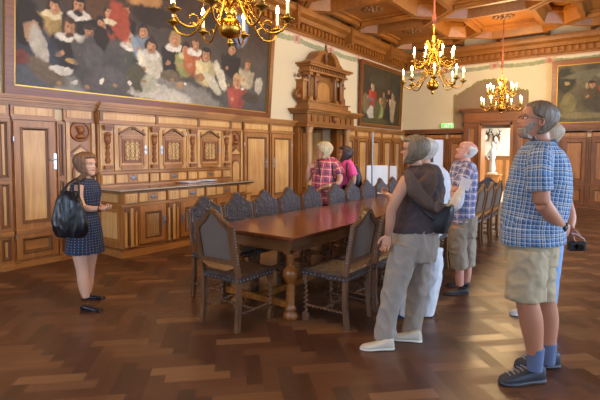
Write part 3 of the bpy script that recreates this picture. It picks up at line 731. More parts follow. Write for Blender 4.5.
# ================= room beyond the back door =================
PL2 = simple('pale_plaster', lin('cfc9b8'), .85)
mb = MB(); RY = YB+.3; RE = 19.5
mb.box(-8.0, 1.0, RY, RE+.2, -.15, -.002, 1)
mb.build('trim_16', [PL2, simple('pale_stone_floor', lin('a89484'), .35, var=.12, vscale=1)], None, 'structure')
mb = MB(); mb.box(-8.0, 1.0, RE, RE+.2, 0, 3.4); mb.box(-8.2, -8.0, RY, RE, 0, 3.4); mb.box(1.0, 1.2, RY, RE, 0, 3.4); mb.box(-8, 1, RY, RE, 3.2, 3.4)
mb.build('wall_hallway', PL2, None, 'structure')
mb = MB(); mb.box(-7.9, .9, RE-.05, RE, 0, 1.36); mb.box(-7.9, .9, RE-.08, RE, 1.36, 1.42)
for k in range(14): x = -7.8+k*.62; mb.box(x, x+.5, RE-.065, RE-.04, .15, 1.25, 1)
mb.build('trim_17', [W_DARK, W_MID], None, 'structure')
ANT = simple('antler_horn', lin('3a3128'), .5)
for (x, z, sc_, lab) in ((on_y(486.5, 136, RE).x, on_y(486.5, 136, RE).z, .72, 'dark antlers mounted on the far wall seen through the door, left pair'), (on_y(496.5, 138, RE).x, on_y(496.5, 138, RE).z, .72, 'dark antlers on a white skull seen through the door, right pair')):
    t = empty('antler_trophy', (x, RE-.02, z)); tag(t, lab, 'antlers', 'antlers beyond the door')
    m = MB(); m.prism([(-.12, -.2), (.12, -.2), (.15, .05), (0, .15), (-.15, .05)], -.0, -.03, 'y'); m.build('shield', W_DARK, t)
    m = MB(); m.sphere((0, -.09, -.06), .085, 10, 0, (.8, .9, 1.5)); m.build('skull', simple('bleached_bone', lin('cfd0c8'), .6), t)
    for s in (-1, 1):
        m = MB(); pts = [(s*.04, -.1, .04), (s*.16, -.14, .16), (s*.22, -.2, .32), (s*.16, -.26, .5)]
        m.tube([Vector(p)*sc_ for p in pts], [.026, .024, .02, .008], 8)
        for q, e in ((1, (s*.05, -.32, .28)), (2, (s*.36, -.26, .44)), (1, (s*.3, -.2, .2))): m.tube([Vector(pts[q])*sc_, Vector(e)*sc_], [.018, .005], 6)
        m.build('antler', ANT, t)
t = empty('display_pedestal', (on_y(491.5, 165, 17.6).x, 17.6, 0)); tag(t, 'small wooden table standing in the hall seen through the back door', 'table')
m = MB(); m.bbox(-.35, .35, -.25, .25, .72, .76); m.box(-.3, .3, -.2, .2, .62, .72); m.build('table_top', W_MIDX, t)
for sx in (-.27, .27):
    for sy in (-.18, .18): m = MB(); m.lathe([(.03, 0), (.03, .1), (.02, .2), (.035, .5), (.03, .62)], (sx, sy, 0), 10); m.build('leg', W_MID, t)
t = empty('statuette', (on_y(492.5, 165, 17.6).x, 17.6, .76)); t.scale = (1.2, 1.2, 1.25); tag(t, 'whitish carved figure group standing on the small hall table', 'sculpture')
m = MB(); m.bbox(-.12, .12, -.1, .1, 0, .05); m.build('plinth', PL2, t)
m = MB(); m.lathe([(.07, .05), (.09, .15), (.06, .4), (.1, .6), (.09, .7), (.035, .78), (.055, .84), (.05, .9), (.01, .95)], (0, 0, 0), 14); m.tube([(.08, 0, .66), (.17, -.03, .8), (.12, -.05, 1.0)], [.03, .025, .02], 8); m.tube([(-.08, 0, .66), (-.16, -.05, .5), (-.08, -.1, .42)], [.03, .025, .02], 8)
m.build('figure', simple('grey_white_stone', lin('b9c0c2'), .7), t)

# small plaque between the portal and the second painting
c_ = on_x(350.5, 120.5, XL); t = empty('wall_plaque', (XL+.012, c_.y, c_.z)); tag(t, 'small square whitish plaque with a curled emblem, right of the portal', 'plaque')
m = MB(); m.bbox(-.01, .01, -.2, .2, -.13, .15, .004); m.build('plate', simple('pale_plaque', lin('e0d8c4'), .7), t)
m = MB(); m.tube([(.012, .07*math.cos(a)*(1-a/14), .07*math.sin(a)*(1-a/14)) for a in [k*.45 for k in range(22)]], .011, 6); m.tube([(.012, -.12, -.06), (.012, -.02, -.03), (.012, .12, .04)], .012, 6); m.build('emblem', simple('plaque_relief', lin('8a8468'), .7), t)

# exit sign on the back wall
t = empty('exit_sign', (-4.95, YB-.05, 2.42)); tag(t, 'small glowing green emergency exit sign above the back panelling', 'sign')
m = MB(); m.bbox(-.2, .2, -.03, .05, -.08, .08, .006); m.build('housing', simple('sign_housing', lin('d8ddcf'), .5), t)
def exit_fn(u, v):
    g = np.array((.08, .55, .06)); w_ = np.array((.5, .85, .4)); c = np.ones(u.shape+(3,))*g
    x = u*2.6; m_ = (np.hypot(x-1.0, v-.8) < .1) | ((np.abs(x-.95-(v-.5)*.3) < .11) & (v > .4) & (v < .72)) | (np.abs(x-.8-(v-.2)*.7) < .07) & (v < .42) & (v > .1) | ((np.abs(x-1.15+(v-.25)*.5) < .07) & (v < .45) & (v > .12)) | ((np.abs(v-.6) < .05) & (x > .7) & (x < 1.25))
    m_ |= ((x > 1.5) & (x < 2.35) & (v > .12) & (v < .9) & ~((x > 1.6) & (x < 2.25) & (v > .12) & (v < .8)))
    return np.where(m_[..., None], w_, c)
ex, nt, b = new_mat('exit_sign_face'); a = nt.nodes.new('ShaderNodeAttribute'); a.attribute_name = 'paint'
nt.links.new(a.outputs['Color'], b.inputs['Base Color']); nt.links.new(a.outputs['Color'], b.inputs['Emission Color']); b.inputs['Emission Strength'].default_value = 1.6
paint_grid('sign_face', (-.19, -.034, -.07), (.38, 0, 0), (0, 0, .14), 80, 30, exit_fn, ex, t, .002)
# ================= paintings (generic, freely invented figure scenes in the colours seen) =================
CANVAS = painted('oil_canvas', rough=.6, bump=.05)
W_FRAME = wood('picture_frame_wood', lin('5e3216'), lin('85491f'), 'y', .35)
W_FRAMEX = wood('picture_frame_wood_cross', lin('6e3c18'), lin('8f5222'), 'x', .35)
GILT = simple('gilt_edge', lin('b98f3c'), .35, .7)
def H(h): return np.array(lin(h))
class Paint:
    def __init__(s, W, Hh, nu, nv, bg):
        s.W, s.H = W, Hh; u, v = np.meshgrid(np.linspace(0, 1, nu), np.linspace(0, 1, nv)); s.x = u*W; s.y = v*Hh; s.u, s.v = u, v
        s.c = bg(u, v); s.k = 0; s.x = s.x+(fbm(u*W, v*Hh, 6, 11)-.5)*.09+(fbm(u*W, v*Hh, 28, 12)-.5)*.03; s.y = s.y+(fbm(u*W, v*Hh, 6, 13)-.5)*.09+(fbm(u*W, v*Hh, 28, 14)-.5)*.03
    def ell(s, x, y, rx, ry, col, rot=0, soft=.25, tex=.25, cut=None, a=1):
        s.k += 1; c_, s_ = math.cos(rot), math.sin(rot); dx, dy = s.x-x, s.y-y
        wob = (fbm(s.x*1.0+s.k, s.y, 9, s.k % 17)-.5)*.35
        d = np.hypot((dx*c_+dy*s_)/rx, (-dx*s_+dy*c_)/ry)+wob
        m = np.clip((1+soft/2-d)/soft, 0, 1)*a
        if cut is not None: m = m*cut(dx, dy)
        t = 1+tex*(fbm(s.x+s.k*3, s.y, 22, (s.k*5) % 13)-.5)*2
        s.c = s.c*(1-m[..., None])+(np.array(col)*t[..., None])*m[..., None]
    def figure(s, x, y, r, coat, skin=None, ruff=None, hair=None, hat=None, sleeve=None, beard=False, h=2.6):
        """bust: body, collar, head, hair; r is the head's half height in metres"""
        skin = H('c08a62') if skin is None else skin; hair = H('33211a') if hair is None else hair
        s.ell(x, y-r*h, r*1.9, r*h*.8, coat, 0, .3)
        s.ell(x-r*1.3, y-r*2.4, r*.7, r*1.6, coat*1.25, .4, .3); s.ell(x+r*1.3, y-r*2.4, r*.7, r*1.6, coat*.8, -.4, .3)
        s.ell(x, y+r*.15, r*.95, r*1.15, hair)
        if ruff is not None:
            s.ell(x, y-r*.95, r*1.45, r*.62, ruff, .12, .25); s.ell(x, y-r*.62, r*.75, r*.3, ruff*.6, 0, .5)
        s.ell(x, y, r*.66, r*.92, skin, .05, .2, .12)
        s.ell(x+r*.3, y-r*.15, r*.3, r*.6, skin*.62, 0, .6, .1, a=.7); s.ell(x-r*.12, y-r*.1, r*.13, r*.28, skin*1.25, 0, .6, 0)
        for e in (-.27, .2): s.ell(x+e*r, y+r*.18, r*.13, r*.07, skin*.22, 0, .4, 0)
        s.ell(x-.03*r, y-r*.45, r*.2, r*.06, H('8a3a2c'), 0, .5, 0)
        s.ell(x, y+r*.85, r*.7, r*.35, hair, 0, .3)
        if beard: s.ell(x, y-r*.62, r*.5, r*.38, hair*1.3, 0, .4)
        if hat is not None: s.ell(x, y+r*.95, r*1.3, r*.28, hat, .15, .2); s.ell(x+.1*r, y+r*1.3, r*.65, r*.5, hat)
        s.ell(x-r*.9, y-r*3.0, r*.42, r*.3, skin*.95, .4, .3)
def framed(root_name, label, corner, U, V, P, fw, mats, lean=0, cat='painting'):
    """canvas grid + four frame rails; U, V are wall-plane vectors (metres)"""
    corner, U, V = Vector(corner), Vector(U), Vector(V); N = U.cross(V).normalized()
    if lean: V = (V.normalized()*math.cos(lean)+N*math.sin(lean))*V.length; N = U.cross(V).normalized()
    t = empty(root_name, corner+U/2); tag(t, label, cat); off = Vector(t.location)
    u, v = U.normalized(), V.normalized()
    P.c = P.c*(.55+.6*fbm(P.x, P.y, 4, 15)[..., None])*(.85+.3*fbm(P.x, P.y, 40, 16)[..., None])
    o = paint_grid('canvas', corner-off+N*.02, U, V, P.c.shape[1], P.c.shape[0], lambda a, b: P.c, CANVAS, t, .015)
    def rail(p0, du, dv, name='frame_rail', m=mats[0]):
        m_ = MB(); ps = [(0, 0), (1, 0), (1, 1), (0, 1)]
        a = [p0+du*i+dv*j for i, j in ps]
        m_.add([q for q in a]+[q+N*.07 for q in a], [(3, 2, 1, 0), (4, 5, 6, 7), (0, 1, 5, 4), (1, 2, 6, 5), (2, 3, 7, 6), (3, 0, 4, 7)])
        return m_.build(name, m, t)
    c = corner-off; Lu, Lv = U.length, V.length
    rail(c-u*fw-v*fw, u*(Lu+2*fw), v*fw); rail(c-u*fw+v*Lv, u*(Lu+2*fw), v*fw); rail(c-u*fw, u*fw, v*Lv); rail(c+u*Lu, u*fw, v*Lv)
    m_ = MB(); e = .018
    for a, b, q in ((c, u*Lu, v*e), (c+v*(Lv-e), u*Lu, v*e), (c, u*e, v*Lv), (c+u*(Lu-e), u*e, v*Lv)):
        r = [a, a+b, a+b+q, a+q]; m_.add([p+N*.021 for p in r]+[p+N*.045 for p in r], [(4, 5, 6, 7), (0, 1, 5, 4), (1, 2, 6, 5), (2, 3, 7, 6), (3, 0, 4, 7)])
    m_.build('gilt_slip', GILT, t)
    return t
# 1. the long banquet picture on the left wall
def A(px, py):  # a spot seen on the picture plane -> metres inside the canvas
    p = on_x(px, py, XL+.08); return (p.y-PC[0], p.z-PC[1])
PC = (2.60, 2.39); PW_, PH_ = 5.02, 1.86
def bg1(u, v):
    n = fbm(u*5, v*1.8, 3, 2); c = H('22150c')*(1-n[..., None])+H('5a3820')*n[..., None]
    m = np.clip((v-.35)*2, 0, 1)[..., None]; c2 = H('55504a')*(.6+.6*n[..., None]); return c*m+c2*(1-m)
P1 = Paint(PW_, PH_, 520, 190, bg1)
W_ = H('e6dccb'); BL = H('3a3f4e'); DK = H('231c1c'); RDc = H('a3482c'); OCH = H('a8834e')
q = lambda px, py, rx, ry, col, rot=0, **k: P1.ell(*A(px, py), rx, ry, col, rot, **k)
q(140, -6, .35, .3, H('b5824a')); q(100, 10, .5, .2, H('5a3a20')); q(235, 30, .28, .3, H('7186a8'), 0); q(250, 12, .4, .3, H('4c3428'))
q(60, 96, 1.0, .3, H('8f8c84')); q(180, 100, 1.0, .32, H('8d877c'), -.1); q(150, 90, .9, .14, H('cfc6b4'), -.1)
fig = lambda px, py, r, coat, **k: P1.figure(*A(px, py), r, coat, **k)
fig(52, 8, .10, H('c2a25e')*.6, ruff=H('d8c69a')); fig(77, 8, .12, DK, ruff=W_, beard=True, hair=DK); fig(122, 12, .10, DK, hair=H('4a3424')); fig(107, 14, .09, DK, hat=H('4c3a24'))
fig(68, 28, .125, DK, ruff=W_, hair=H('4e3426'), beard=True); fig(100, 26, .10, H('b4502c')); fig(88, 34, .11, H('4a443e'), ruff=W_, hair=H('3c2a1e'))
fig(128, 40, .11, H('4a4e40'), ruff=W_, hair=H('b0a08c'), beard=True); fig(142, 32, .10, H('7c8a96'), ruff=None); fig(150, 47, .12, H('d8cfb4'), ruff=W_); fig(173, 40, .13, DK, ruff=W_, hair=H('b08a52'))
fig(184, 50, .1, H('8c8a50'), ruff=H('d0c490')); fig(194, 45, .12, H('a85a34'), ruff=W_, hair=H('5a3a22')); fig(205, 56, .12, H('cbb988'), hair=DK); fig(230, 50, .12, DK, hat=DK); fig(246, 66, .10, H('b8a888'), hair=H('6a4a2e')); fig(237, 82, .12, H('a0483c'), hair=H('c8a070'))
# seated figures in the foreground, backs turned
q(27, 60, .42, .55, BL); q(25, 85, .4, .3, H('565a62')); q(27, 22, .20, .28, H('1c1512')); q(31, 30, .09, .13, H('b08a6a')); q(20, 56, .14, .1, H('7a3c34')); q(40, 48, .1, .28, H('b8b0a0'), .3)
q(48, 72, .3, .13, H('6a5a48'), -.5); q(62, 70, .16, .05, H('d8d0c0')); q(72, 62, .1, .04, H('c09a58'))
q(103, 68, .42, .5, H('4e4a48')); q(100, 38, .12, .17, H('241a14')); q(110, 84, .36, .25, H('5c5654')); q(93, 58, .14, .2, H('5a5654'))
q(118, 22, .16, .3, H('a8482c'), .3); q(108, 22, .1, .05, H('d8c8a0')); q(155, 18, .5, .16, H('2e1c12')); q(215, 20, .5, .2, H('2a1a12')); q(138, 78, .2, .2, H('55503c')); q(150, 84, .16, .16, H('bab49a')); q(213, 84, .28, .1, H('c8bfa4'), -.7); q(220, 76, .1, .3, H('d8cfb4'), .5); q(170, 76, .2, .1, H('6a5c48')); q(180, 84, .08, .06, H('b08a62')); q(200, 78, .1, .08, H('a8784c'))
q(258, 86, .12, .18, H('b8b09a')); q(250, 98, .25, .1, H('4a4034'))
for k in range(14): q(60+k*14, 84+random.uniform(-4, 6), .04, .03, (W_ if k % 2 else OCH))
framed('banquet_painting', 'very wide dark painting of a lively banquet with white ruffs above the buffet', (XL+.03, PC[0], PC[1]), (0, PW_, 0), (0, 0, PH_), P1, .11, [W_FRAME], R(4.2))
# 2. upright group portrait near the corner
PW2, PH2 = 2.75, 1.74
def bg2(u, v): n = fbm(u*2.6, v*1.8, 4, 6); return H('2a2218')*(1-n[..., None])+H('54472c')*n[..., None]
P2 = Paint(PW2, PH2, 150, 100, bg2)
P2.ell(.5, .9, .3, .6, H('3a2f22')); P2.figure(.72, 1.12, .12, H('b0402c'), hair=H('d8c8a8'), h=3); P2.ell(.65, .5, .33, .3, H('6c7480')); P2.ell(.75, .62, .25, .1, H('a83c2c')); P2.ell(.7, .35, .25, .2, H('c8c0b0'))
P2.figure(1.25, .72, .09, H('86904e'), hair=H('b89a5a')); P2.ell(1.3, .42, .2, .25, H('94a05c')); P2.figure(1.85, 1.1, .1, DK, hair=DK); P2.figure(2.15, .95, .11, H('c8b896'), hair=H('b8a080')); P2.ell(2.15, .5, .2, .38, H('b09a78')); P2.ell(1.8, .4, .2, .4, H('2c2826'))
P2.ell(1.0, .12, .9, .08, H('56502e')); P2.ell(1.0, 1.35, .5, .2, H('4a4430')); P2.figure(1.5, .95, .09, H('6a5a38'), hair=H('5a4430')); P2.figure(.42, .8, .08, H('7c6a4a'), hair=H('4a3a28')); P2.ell(1.05, .45, .25, .3, H('5c5638')); P2.ell(2.3, 1.3, .3, .3, H('3c3a2c')); P2.ell(.25, .6, .14, .3, H('7c6a4a'))
framed('family_portrait', 'dark framed group portrait with a lady in red hanging beside the corner', (XL+.03, 11.85, 2.40), (0, PW2, 0), (0, 0, PH2), P2, .09, [W_FRAME], R(2))
# 3. painting on the back wall
PW3, PH3 = 3.3, 1.62
def bg3(u, v): n = fbm(u*3.2, v*1.6, 4, 9); return H('3c3626')*(1-n[..., None])+H('7a7050')*n[..., None]
P3 = Paint(PW3, PH3, 240, 120, bg3)
P3.ell(.2, 1.2, .25, .35, H('2e2c20')); P3.ell(.9, 1.35, .7, .1, H('6e6850'), .1); P3.ell(.8, 1.0, .14, .1, H('a89a6c')); P3.figure(.85, 1.02, .1, H('5c4a30'), hair=H('3a2818')); P3.ell(1.12, .9, .14, .12, H('b04a2c'))
P3.ell(.3, .5, .2, .3, H('7c7248')); P3.ell(1.0, .5, .4, .2, H('4a4230')); P3.ell(1.8, .7, .4, .5, H('4a3a28')); P3.figure(2.2, 1.0, .11, H('6a4a30')); P3.ell(.7, .2, .7, .08, H('867a52')); P3.ell(.25, 1.1, .06, .05, H('a08c50')); P3.ell(1.5, 1.3, .5, .15, H('8a8468'))
framed('hunting_painting', 'large olive brown painting on the back wall behind the tall bearded man', (-1.83, YB-.03, 2.40), (PW3, 0, 0), (0, 0, PH3), P3, .13, [W_FRAMEX], R(2))
# ================= chandeliers =================
def arm_curve(r, z0, z1):
    """S-curved arm in the (r, z) plane from the stem to the drip pan"""
    P = [(.04, z0), (r*.24, z0+.05), (r*.42, (z0+z1)/2-.01), (r*.66, z1-.085), (r*.9, z1-.075), (r, z1)]
    out = []
    for i in range(len(P)-1):
        p0 = P[max(i-1, 0)]; p1, p2 = P[i], P[i+1]; p3 = P[min(i+2, len(P)-1)]
        for k in range(5):
            t = k/5; out.append(tuple(.5*((2*p1[j])+(-p0[j]+p2[j])*t+(2*p0[j]-5*p1[j]+4*p2[j]-p3[j])*t*t+(-p0[j]+3*p1[j]-3*p2[j]+p3[j])*t**3) for j in (0, 1)))
    out.append(P[-1]); return out
def make_chandelier():
    t = empty('chandelier', (0, 0, 0))
    m = MB()   # origin at the bottom finial tip
    m.lathe([(.004, 0), (.02, .02), (.03, .04), (.015, .06), (.03, .075), (.065, .085), (.09, .11), (.10, .155), (.09, .20), (.065, .225), (.035, .24), (.028, .28), (.045, .31), (.03, .34), (.03, .38), (.05, .40), (.03, .42), (.04, .46), (.065, .50), (.065, .52), (.03, .56), (.035, .62), (.06, .66), (.075, .70), (.06, .745), (.03, .77), (.025, .82), (.05, .85), (.02, .88), (.03, .95), (.012, .99)], n=24)
    m.build('stem', BRASS, t)
    m = MB(); m.tube([(0, 0, .98), (0, 0, 1.12)], .012, 8); m.tube([(0, .03*math.cos(a), 1.15+.03*math.sin(a)) for a in [2*PI*k/12 for k in range(13)]], .008, 6); m.build('loop', BRASS, t)
    for tier, (n, r, z0, zc, ph) in enumerate(((8, .49, .34, .20, R(22.5)), (8, .34, .60, .54, 0))):
        for k in range(n):
            a = ph+2*PI*k/n; ca, sa = math.cos(a), math.sin(a)
            pts = arm_curve(r, z0, zc)
            m = MB(); m.tube([(x*ca, x*sa, z) for x, z in pts], .0095, 8)
            # curls
            for cr, cz, rr in ((r*.36, (z0+zc)/2+.07, .05), (r*.66, zc-.03, .04)): m.tube([((cr+rr*math.cos(q))*ca, (cr+rr*math.cos(q))*sa, cz+rr*math.sin(q)) for q in [v*.45 for v in range(12)]], .006, 6)
            arm = m.build('arm', BRASS, t)
            m = MB(); m.lathe([(.012, zc-.02), (.02, zc), (.055, zc+.012), (.058, zc+.022), (.02, zc+.02), (.02, zc+.03), (.017, zc+.06)], (r*ca, r*sa, 0), 14); m.build('drip_pan', BRASSD, arm)
            m = MB(); m.lathe([(.0125, zc+.03), (.0125, zc+.155), (.006, zc+.16)], (r*ca, r*sa, 0), 10); m.build('candle', WAX, arm)
            m = MB(); m.lathe([(.006, zc+.158), (.017, zc+.18), (.014, zc+.205), (.003, zc+.24)], (r*ca, r*sa, 0), 8); m.build('flame_bulb', FLAME, arm)
    for k in range(8):
        a = 2*PI*k/8+.2; ca, sa = math.cos(a), math.sin(a); m = MB()
        m.tube([((.03+.09*math.sin(q))*ca, (.03+.09*math.sin(q))*sa, .56+.045*q) for q in [v*.35 for v in range(9)]]+[(.12*ca, .12*sa, .9), (.15*ca, .15*sa, .86)], .007, 6); m.build('scroll', BRASS, t)
    return t
CH = [(RX0, 2.78, 2.43, 'large brass candle chandelier nearest the camera, in front of the banquet painting', .12),
      (RX0-.02, 7.62, 2.53, 'brass candle chandelier hanging over the middle of the table', 0), (RX0, 12.5, 2.53, 'farthest brass candle chandelier, before the back wall doorway', .1)]
CORD = simple('dull_red_cord', lin('8a4a3a'), .8)
ch0 = None
for i, (x, y, z, lab, rz) in enumerate(CH):
    if i == 0: ch0 = make_chandelier(); c = ch0
    else: c = copy_tree(ch0)
    c.location = (x, y, z); c.rotation_euler = (0, 0, rz)
    tag(c, lab, 'chandelier', 'brass chandeliers over the long table')
for c in [o for o in COL.objects if o.name.startswith('chandelier')]:
    m = MB(); m.tube([(0, 0, 1.17), (0, 0, ZC-.06-c.location.z)], .014, 8); m.tube([(0, 0, 1.14), (0, 0, 1.2), (0, 0, 1.34), (0, 0, 1.36)], [.02, .036, .03, .014], 10); m.build('cord', CORD, c)

# ================= table =================
tb = empty('long_table', (-2.93, 6.1, 0)); tag(tb, 'long polished reddish wood table running down the hall with chairs along it', 'table')
TX, TY0, TY1 = .54, -2.93, 2.95
m = MB(); m.bbox(-TX, TX, TY0, TY1, .765, .795, .006); m.box(-TX+.02, TX-.02, TY0+.02, TY1-.02, .745, .766); m.build('tabletop', W_TABLE, tb)
m = MB(); m.box(-TX+.07, TX-.07, TY0+.07, TY0+.10, .64, .746); m.box(-TX+.07, TX-.07, TY1-.1, TY1-.07, .64, .746); m.box(-TX+.07, -TX+.1, TY0+.1, TY1-.1, .64, .746); m.box(TX-.1, TX-.07, TY0+.1, TY1-.1, .64, .746)
m.box(-TX+.06, TX-.06, TY0+.06, TY0+.08, .64, .66); m.box(TX-.08, TX-.06, TY0+.06, TY1-.06, .64, .66)
m.build('apron', wood('apron_wood', lin('5e3a1c'), lin('8a5c30'), 'x', .35), tb)
for y in (TY0+.14, -.24, TY1-.14):
    for x in (-TX+.27, TX-.13):
        m = MB(); m.lathe([(.06, 0), (.075, .03), (.06, .06), (.045, .08), (.06, .10), (.045, .12), (.038, .15), (.045, .19), (.036, .21), (.046, .25), (.036, .27), (.045, .31), (.034, .33), (.055, .36), (.072, .40), (.078, .44), (.06, .48), (.034, .50), (.03, .52), (.05, .545), (.035, .57), (.05, .59), (.04, .62)], (x, y, 0), 18); m.box(x-.05, x+.05, y-.05, y+.05, .615, .745); m.build('leg', W_TLEG, tb)
for y in (TY0+.14, TY1-.14):
    m = MB(); m.bbox(-TX+.13, TX-.13, y-.025, y+.025, .10, .16); m.build('stretcher', W_TLEG, tb)
m = MB(); m.bbox(-.03, .03, TY0+.14, TY1-.14, .10, .16); m.build('stretcher', W_TLEG, tb)

# ================= carved leather chairs =================
LEATH = None
def leather(name, c1, c2, sc_, st):
    m, nt, b = new_mat(name); tc = nt.nodes.new('ShaderNodeTexCoord'); v = nt.nodes.new('ShaderNodeTexVoronoi'); v.inputs['Scale'].default_value = sc_; v.distance = 'MINKOWSKI'; v.feature = 'SMOOTH_F1'
    n = nt.nodes.new('ShaderNodeTexNoise'); n.inputs['Scale'].default_value = 14; nt.links.new(tc.outputs['Object'], n.inputs[0])
    mxv = nt.nodes.new('ShaderNodeMix'); mxv.data_type = 'VECTOR'; mxv.inputs[0].default_value = .12; nt.links.new(tc.outputs['Object'], mxv.inputs[4]); nt.links.new(n.outputs['Color'], mxv.inputs[5]); nt.links.new(mxv.outputs[1], v.inputs['Vector'])
    cr = nt.nodes.new('ShaderNodeValToRGB'); cr.color_ramp.elements[0].color = rgb(c2); cr.color_ramp.elements[1].color = rgb(c1); cr.color_ramp.elements[0].position = .15; cr.color_ramp.elements[1].position = .5
    nt.links.new(v.outputs['Distance'], cr.inputs[0]); nt.links.new(cr.outputs[0], b.inputs['Base Color']); b.inputs['Roughness'].default_value = .34
    bp = nt.nodes.new('ShaderNodeBump'); bp.invert = True; bp.inputs['Strength'].default_value = st; bp.inputs['Distance'].default_value = .006; nt.links.new(v.outputs['Distance'], bp.inputs['Height']); nt.links.new(bp.outputs['Normal'], b.inputs['Normal'])
    return m
L_BACK = leather('embossed_blue_grey_leather', lin('3a3d4c'), lin('b2b9d0'), 22, .9)
L_REAR = simple('smooth_brown_grey_leather', lin('6a5e54'), .45, bump=.15, bscale=15, var=.15, vscale=6)
L_SEAT = leather('dark_seat_leather', lin('3a2a22'), lin('5c4636'), 26, .5)
STUD = simple('blued_steel_studs', lin('9aa0aa'), .3, .9)
GSTUD = simple('bronze_studs', lin('8f7a52'), .3, .9)
def spiral(m, p0, p1, r, turns, n=10, steps=None, mi=0):
    p0, p1 = Vector(p0), Vector(p1); L = (p1-p0).length; steps = steps or int(L/.008); t = (p1-p0).normalized(); a = t.orthogonal().normalized(); b = t.cross(a); rings = []
    for i in range(steps+1):
        s = i/steps; ph = turns*2*PI*s; env = min(1, s*12, (1-s)*12); c = p0+(p1-p0)*s+(a*math.cos(ph)+b*math.sin(ph))*r*.5*env
        rings.append([c+(a*math.cos(2*PI*j/n)+b*math.sin(2*PI*j/n))*r*(.66+.3*(1-env)) for j in range(n)])
    m.loft(rings, mi)
SW, SD = .215, .42   # half width at the back legs, depth front to back
def make_chair():
    t = empty('leather_chair', (0, 0, 0))
    rake = lambda z: -.0 if z < .45 else -.10*(z-.45)/.6
    for s in (-1, 1):
        # rear leg and back post in one piece
        m = MB(); zs = [0, .02, .2, .45, .6, .93]
        rings = []
        for z in zs:
            y = rake(z)-(.02 if z < .1 else 0); h = .02; rings.append([(s*SW-.019, y-h, z), (s*SW+.019, y-h, z), (s*SW+.019, y+h, z), (s*SW-.019, y+h, z)])
        m.loft(rings, 0, False); m.build('rear_leg', W_CHAIR, t)
        m = MB(); m.box(s*.215-.022, s*.215+.022, SD-.022, SD+.022, 0, .07); m.box(s*.215-.022, s*.215+.022, SD-.022, SD+.022, .37, .46); spiral(m, (s*.215, SD, .065), (s*.215, SD, .375), .021, 7); m.build('front_leg', W_CHAIR, t)
        m = MB(); spiral(m, (s*SW, .01, .145), (s*.215, SD-.02, .145), .014, 9); m.build('side_stretcher', W_CHAIR, t)
    m = MB(); spiral(m, (-.21, SD*.52, .145), (.21, SD*.52, .145), .014, 9); m.build('cross_stretcher', W_CHAIR, t)
    # seat: leather pad with studded apron
    m = MB(); w0, w1 = SW+.024, .240
    def row(z, e): return [(-w0+e, -.02+e, z), (w0-e, -.02+e, z), (w1-e, SD+.03-e, z), (-w1+e, SD+.03-e, z)]
    m.loft([row(.425, .002), row(.47, .0), row(.487, .012), row(.497, .05), row(.50, .11)], 0, False)
    r0 = row(.448, -.003)
    for k in range(4):
        a, b = Vector(r0[k]), Vector(r0[(k+1) % 4]); n = 11
        for q in range(n): m.sphere(a.lerp(b, (q+.5)/n), .0075, 6, 1)
    m.build('seat', [L_SEAT, STUD], t)
    # peaked back
    prof = [(0, 1.06), (.025, 1.055), (.05, 1.04), (.075, 1.012), (.105, .985), (.135, .965), (.165, .95), (.195, .935), (.215, .905)]
    outer = [(-x, z) for x, z in prof[::-1]]+prof[1:]
    def yb(z): return rake(z)
    def slab(poly, y0, y1, m, mi=0):
        n = len(poly); vs = [(x, yb(z)+y0, z) for x, z in poly]+[(x, yb(z)+y1, z) for x, z in poly]
        m.add(vs, [list(range(n)), list(range(n, 2*n))[::-1]]+[(j, j+n, (j+1) % n+n, (j+1) % n) for j in range(n)], mi)
    inner = [(x*.82, z-.038) for x, z in outer]; low = .58
    # wooden frame: strip between outer and inner outline
    m = MB(); n = len(outer); o2 = [(-.215, low)]+outer+[(.215, low)]; i2 = [(-.172, low+.04)]+inner+[(.172, low+.04)]; N_ = len(o2)
    vs = []
    for y0 in (-.021, .0195): vs += [(x, yb(z)+y0, z) for x, z in o2]+[(x, yb(z)+y0, z) for x, z in i2]
    fs = []
    for j in range(N_):
        k = (j+1) % N_
        fs += [(j, k, k+N_, j+N_), (j+2*N_, j+3*N_, k+3*N_, k+2*N_), (j, j+2*N_, k+2*N_, k), (j+N_, k+N_, k+3*N_, j+3*N_)]
    m.add(vs, fs); frm = m
    m = MB(); slab([(-.175, low+.03)]+inner+[(.175, low+.03)], -.008, .006, m); bk = m.build('rear_leather', L_REAR, t)
    m = MB(); slab([(-.214, low+.005)]+[(x*.995, z-.003) for x, z in outer]+[(.214, low+.005)], .0205, .030, m); m.build('embossed_leather', L_BACK, t)
    m = MB(); slab([(-.19, low-.02), (-.19, low+.04), (-.11, low+.0), (.11, low+.0), (.19, low+.04), (.19, low-.02), (.1, low-.055), (-.1, low-.055)], -.018, .018, m); m.build('back_rail', W_CHAIRL, t)
    # studs along the side and top edges
    m = frm
    for s in (-1, 1):
        for k in range(13): z = .60+k*.025; m.sphere((s*.236, yb(z), z), .007, 6, 1)
        for k in range(13): z = .60+k*.025; m.sphere((s*.205, yb(z)+.033, z), .006, 6, 1)
    for j in range(len(outer)-1):
        a, b = outer[j], outer[j+1]; L = math.hypot(a[0]-b[0], a[1]-b[1]); q = max(1, int(L/.022))
        for k in range(q): x = a[0]+(b[0]-a[0])*k/q; z = a[1]+(b[1]-a[1])*k/q; m.sphere((x, yb(z), z+.006), .0085, 6, 2)
    m.build('back_frame', [W_CHAIR, STUD, GSTUD], t)
    return t
spots = [((-2.90, 2.79), 0, 'leather chair at the near end of the table, its plain back to the camera', 'x')]
LY = [3.43, 3.95, 4.45, 4.96, 5.50, 6.19, 6.71, 7.25, 7.80, 8.35]
LN = ['behind the near end chair', 'second from the near end', 'third from the near end', 'fourth from the near end', 'fifth from the near end', 'sixth from the near end', 'seventh from the near end', 'eighth from the near end', 'ninth from the near end', 'last before the far end']
for y, n in zip(LY, LN): spots.append(((-3.74, y), -PI/2, 'leather chair on the buffet side of the table, '+n, 'l'))
